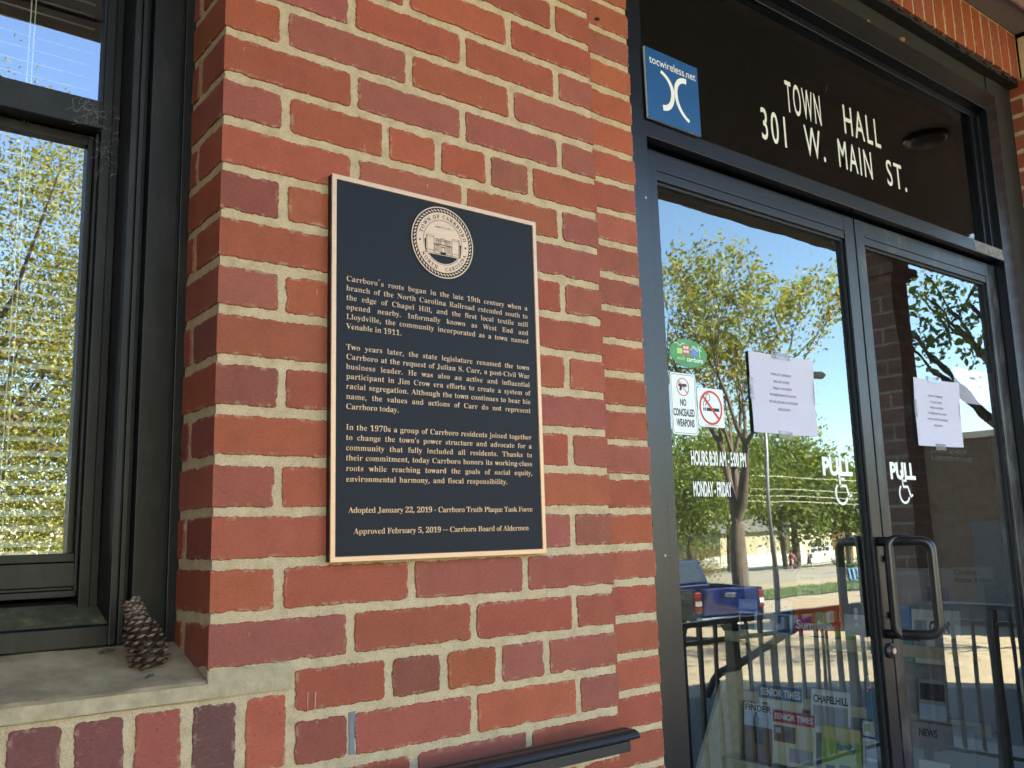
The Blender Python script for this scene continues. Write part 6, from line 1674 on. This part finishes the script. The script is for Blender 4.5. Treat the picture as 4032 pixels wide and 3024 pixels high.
mb = MB(); mb.box(-.2, .2, .041, .045, 1.46, 1.66); mb.build("white_panel", TRIM, ps)
for k, (z_, y_) in enumerate(((2.9, -44), (1.9, -44.4), (1.35, -44.4), (.9, -44.6))):
    mb = MB(); mb.tube([(20 + 10 * q, y_, z_ + 1.2 + .012 * (q - 5) ** 2 - .12 * q) for q in range(0, 11)], .022, 4)
    tag(mb.build("overhead_wire", mat("pale cable", (.5, .48, .44), .6) if k == 0 else bpy.data.materials["pale cable"]), "overhead utility wire strung across the trees beyond the lot", "wire", "overhead utility wires")

# ------------------------------------------------------------------ blue pickup
tk = thing("pickup_truck", "dark blue pickup truck parked with its tailgate towards the porch", "truck", (15.72, -11.52, GZ(-11.52)))
S = 1.0
h_ = Vector((.20, -.98)); tk.rotation_euler = (0, 0, math.atan2(h_.y, h_.x) - math.pi / 2)
tk.scale = (S, S, S)
TBLUE = mat("blue car paint", (.005, .013, .10), .14, .35, var=.05); TBLUE.node_tree.nodes["Principled BSDF"].inputs["Coat Weight"].default_value = 1.0
TDARK = mat("navy car paint", (.006, .010, .045), .2, .3, var=.05); TDARK.node_tree.nodes["Principled BSDF"].inputs["Coat Weight"].default_value = 1.0
CHR = mat("chrome", (.70, .70, .70), .15, 1.0)
TYRE = mat("tyre rubber", (.015, .015, .015), .8)
def arch(yc, r, z0):
    return [(yc + r * math.cos(R(a)), max(z0, .36 + r * math.sin(R(a)))) for a in range(180, -1, -20)]
prof = [(.12, .50)] + [p for p in arch(1.02, .46, .5)] + [p for p in arch(4.25, .46, .5)] + [(5.15, .5), (5.25, .72), (5.15, .98), (4.9, 1.06), (3.75, 1.14), (1.86, 1.16), (.12, 1.16)]
for s in (-1, 1):
    mb = MB(); mb.prism(prof, lambda a, b, d: (s * (.86 + d * (1 - .25 * max(0, b - .9))), a, b), 0, .07); mb.build("body_side", TDARK, tk, bevel=.02)
mb = MB(); mb.box(-.86, .86, .15, 1.84, .56, .60); mb.build("bed_floor", SOFTBLACK, tk)
mb = MB(); mb.box(-.86, .86, 1.84, 3.78, .45, 1.15); mb.box(-.86, .86, 3.78, 5.1, .45, 1.07); mb.build("cab_body", TDARK, tk, bevel=.03)
mb = MB()
v = [(-.84, 1.86, 1.15), (.84, 1.86, 1.15), (.84, 3.80, 1.13), (-.84, 3.80, 1.13), (-.66, 2.02, 1.72), (.66, 2.02, 1.72), (.64, 3.10, 1.73), (-.64, 3.10, 1.73)]
mb.add(v, [(0, 3, 2, 1), (4, 5, 6, 7), (0, 1, 5, 4), (1, 2, 6, 5), (2, 3, 7, 6), (3, 0, 4, 7)]); mb.build("cab", TDARK, tk, bevel=.05)
def pan(nm, pts):
    mb = MB(); n_ = (Vector(pts[1]) - Vector(pts[0])).cross(Vector(pts[2]) - Vector(pts[0])).normalized() * .006
    mb.add([Vector(p) + n_ for p in pts] + [Vector(p) - n_ for p in pts], [(0, 1, 2, 3), (7, 6, 5, 4), (0, 4, 5, 1), (1, 5, 6, 2), (2, 6, 7, 3), (3, 7, 4, 0)]); mb.build(nm, WGL, tk)
pan("rear_window", [(-.70, 1.885, 1.22), (.70, 1.885, 1.22), (.58, 1.995, 1.64), (-.58, 1.995, 1.64)])
for s in (-1, 1): pan("side_window", [(s * .822, 1.98, 1.21), (s * .825, 3.45, 1.20), (s * .685, 3.02, 1.65), (s * .680, 2.12, 1.65)])
mb = MB(); mb.box(-.76, .76, .085, .15, .60, 1.17); tg = mb.build("tailgate", TBLUE, tk, bevel=.04)
mb = MB(); mb.box(-.14, .14, .070, .084, .97, 1.06); mb.build("handle", CHR, tg, bevel=.006)
for s in (-1, 1):
    mb = MB(); mb.box(*sorted((s * .785, s * .925)), .09, .20, .72, 1.10); tl = mb.build("tail_light", mat("red lens", (.12, .010, .008), .2) if s < 0 else bpy.data.materials["red lens"], tk, bevel=.02)
    mb = MB(); mb.box(*sorted((s * .80, s * .91)), .078, .089, .82, .92); mb.build("reversing_lens", mat("clear lens", (.65, .60, .55), .2) if s < 0 else bpy.data.materials["clear lens"], tl)
mb = MB(); mb.box(-.93, .93, -.06, .08, .40, .58); mb.build("bumper", CHR, tk, bevel=.03)
mb = MB(); mb.box(-.16, .16, -.072, -.061, .42, .56); mb.build("number_plate", TRIM, tk)
for y_ in (1.02, 4.25):
    for s in (-1, 1):
        mb = MB(); mb.lathe([(.22, -.11), (.34, -.10), (.375, -.06), (.375, .06), (.34, .10), (.22, .11)], (s * .80, y_, .37), (1, 0, 0), 24); wh = mb.build("wheel", TYRE, tk)
        mb = MB(); mb.lathe([(.06, 0), (.215, .02), (.22, .0)], (s * .905, y_, .37), (s, 0, 0), 18); mb.build("rim", CHR, wh)
mb = MB()
for s in (1,):
    fn = lambda a, b, d: (.905 * s + .04 + d, -a if s < 0 else a, b)
    put_text(mb, "TRD", .55, .98, 1.0, 1.09, 0, fn=fn, bold=.03); put_text(mb, "OFF ROAD", .52, 1.0, .93, .97, 0, fn=fn)
mb.build("side_decal", GREYINK, tk)

# ------------------------------------------------------------------ two people walking along the road
def person(label, loc, face, shirt, short, stride, pack=None, skirt=False):
    t_ = thing("person", label, "person", loc); t_.rotation_euler = (0, 0, face)
    me = bpy.data.meshes.new("body")
    J = [((0, 0, .93), .125), ((0, .01, 1.12), .115), ((0, .01, 1.34), .135), ((0, .0, 1.47), .060), ((0, .02, 1.56), .075), ((0, .025, 1.65), .090), ((0, .02, 1.72), .065)]
    E_ = [(0, 1), (1, 2), (2, 3), (3, 4), (4, 5), (5, 6)]
    def add(p, r_, par): J.append((p, r_)); E_.append((par, len(J) - 1)); return len(J) - 1
    for s in (-1, 1):
        f = stride * s
        k = add((s * .10, f * .10, .86), .095, 0); k = add((s * .10, f * .26 + .03, .50), .060, k); k = add((s * .10, f * .40 - (.08 if f < 0 else 0), .10), .040, k); add((s * .10, f * .40 + .12, .04), .036, k)
        k = add((s * .18, 0, 1.41), .060, 2); k = add((s * .22, -f * .12, 1.14), .042, k); k = add((s * .21, -f * .25 + .08, .90), .032, k)
        for q in range(4): add((s * .21 + (q - 1.5) * .014, -f * .27 + .09, .80 + .008 * abs(q - 1.5)), .009, k)
        add((s * .18, -f * .25 + .12, .84), .010, k)
    me.from_pydata([j[0] for j in J], E_, [])
    o = bpy.data.objects.new("body", me); C.objects.link(o); o.parent = t_
    me.materials.append(bpy.data.materials.get("skin") or mat("skin", (.42, .24, .16), .6))
    sk = o.modifiers.new("Skin", 'SKIN'); sd_ = me.skin_vertices[0].data if me.skin_vertices else None
    if sd_ is None:
        me.skin_vertices  # layer is created with the modifier only through an operator; fall back below
    try:
        if not me.skin_vertices:
            bm = bmesh.new(); bm.from_mesh(me); lay = bm.verts.layers.skin.verify()
            bm.verts.ensure_lookup_table()
            for v_, j in zip(bm.verts, J): v_[lay].radius = (j[1], j[1])
            bm.verts[0][lay].use_root = True
            bm.to_mesh(me); bm.free()
        else:
            for d_, j in zip(me.skin_vertices[0].data, J): d_.radius = (j[1], j[1])
            me.skin_vertices[0].data[0].use_root = True
    except Exception: pass
    su = o.modifiers.new("Sub", 'SUBSURF'); su.levels = 1; su.render_levels = 1
    def cloth(nm, col, rings):
        mb = MB(); n = 14; v = []
        for (y_, z_, rx, ry) in rings:
            for k in range(n): v.append((rx * math.cos(2 * math.pi * k / n), y_ + ry * math.sin(2 * math.pi * k / n), z_))
        mb.add(v, [(a * n + k, a * n + (k + 1) % n, (a + 1) * n + (k + 1) % n, (a + 1) * n + k) for a in range(len(rings) - 1) for k in range(n)])
        mb.build(nm, mat(nm + " cloth " + label[:12], col, .9), t_, smooth=True)
    cloth("shirt", shirt, [(0, .90, .18, .14), (0, 1.1, .165, .135), (0, 1.34, .205, .145), (0, 1.44, .17, .11), (0, 1.48, .075, .075)])
    if skirt: cloth("skirt", short, [(0, .96, .17, .14), (0, .75, .24, .22), (0, .42, .34, .36)])
    else: cloth("shorts", short, [(0, .96, .175, .145), (0, .80, .20, .18), (0, .55, .22, .27)])
    mb = MB(); mb.lathe([(.03, .115), (.085, .09), (.105, .03), (.10, -.03), (.08, -.06)], (0, .0, 1.665), (0, -.25, 1), 14); mb.build("hair", mat("dark hair", (.03, .02, .015), .7) if "dark hair" not in bpy.data.materials else bpy.data.materials["dark hair"], t_, smooth=True)
    if pack:
        mb = MB(); mb.box(-.15, .15, -.36, -.15, 1.0, 1.45); mb.build("backpack", mat("grey backpack", pack, .8), t_, bevel=.05)
person("walker in a dark red top and long dark skirt by the road", (70.2, -48.6, GZ(-48.6) + .01), R(250), (.16, .03, .035), (.03, .025, .03), 1.0, skirt=True)
person("walker in dark shorts carrying a grey backpack beside the road", (71.6, -47.9, GZ(-47.9) + .01), R(160), (.12, .13, .16), (.04, .04, .05), .7, pack=(.22, .25, .30))
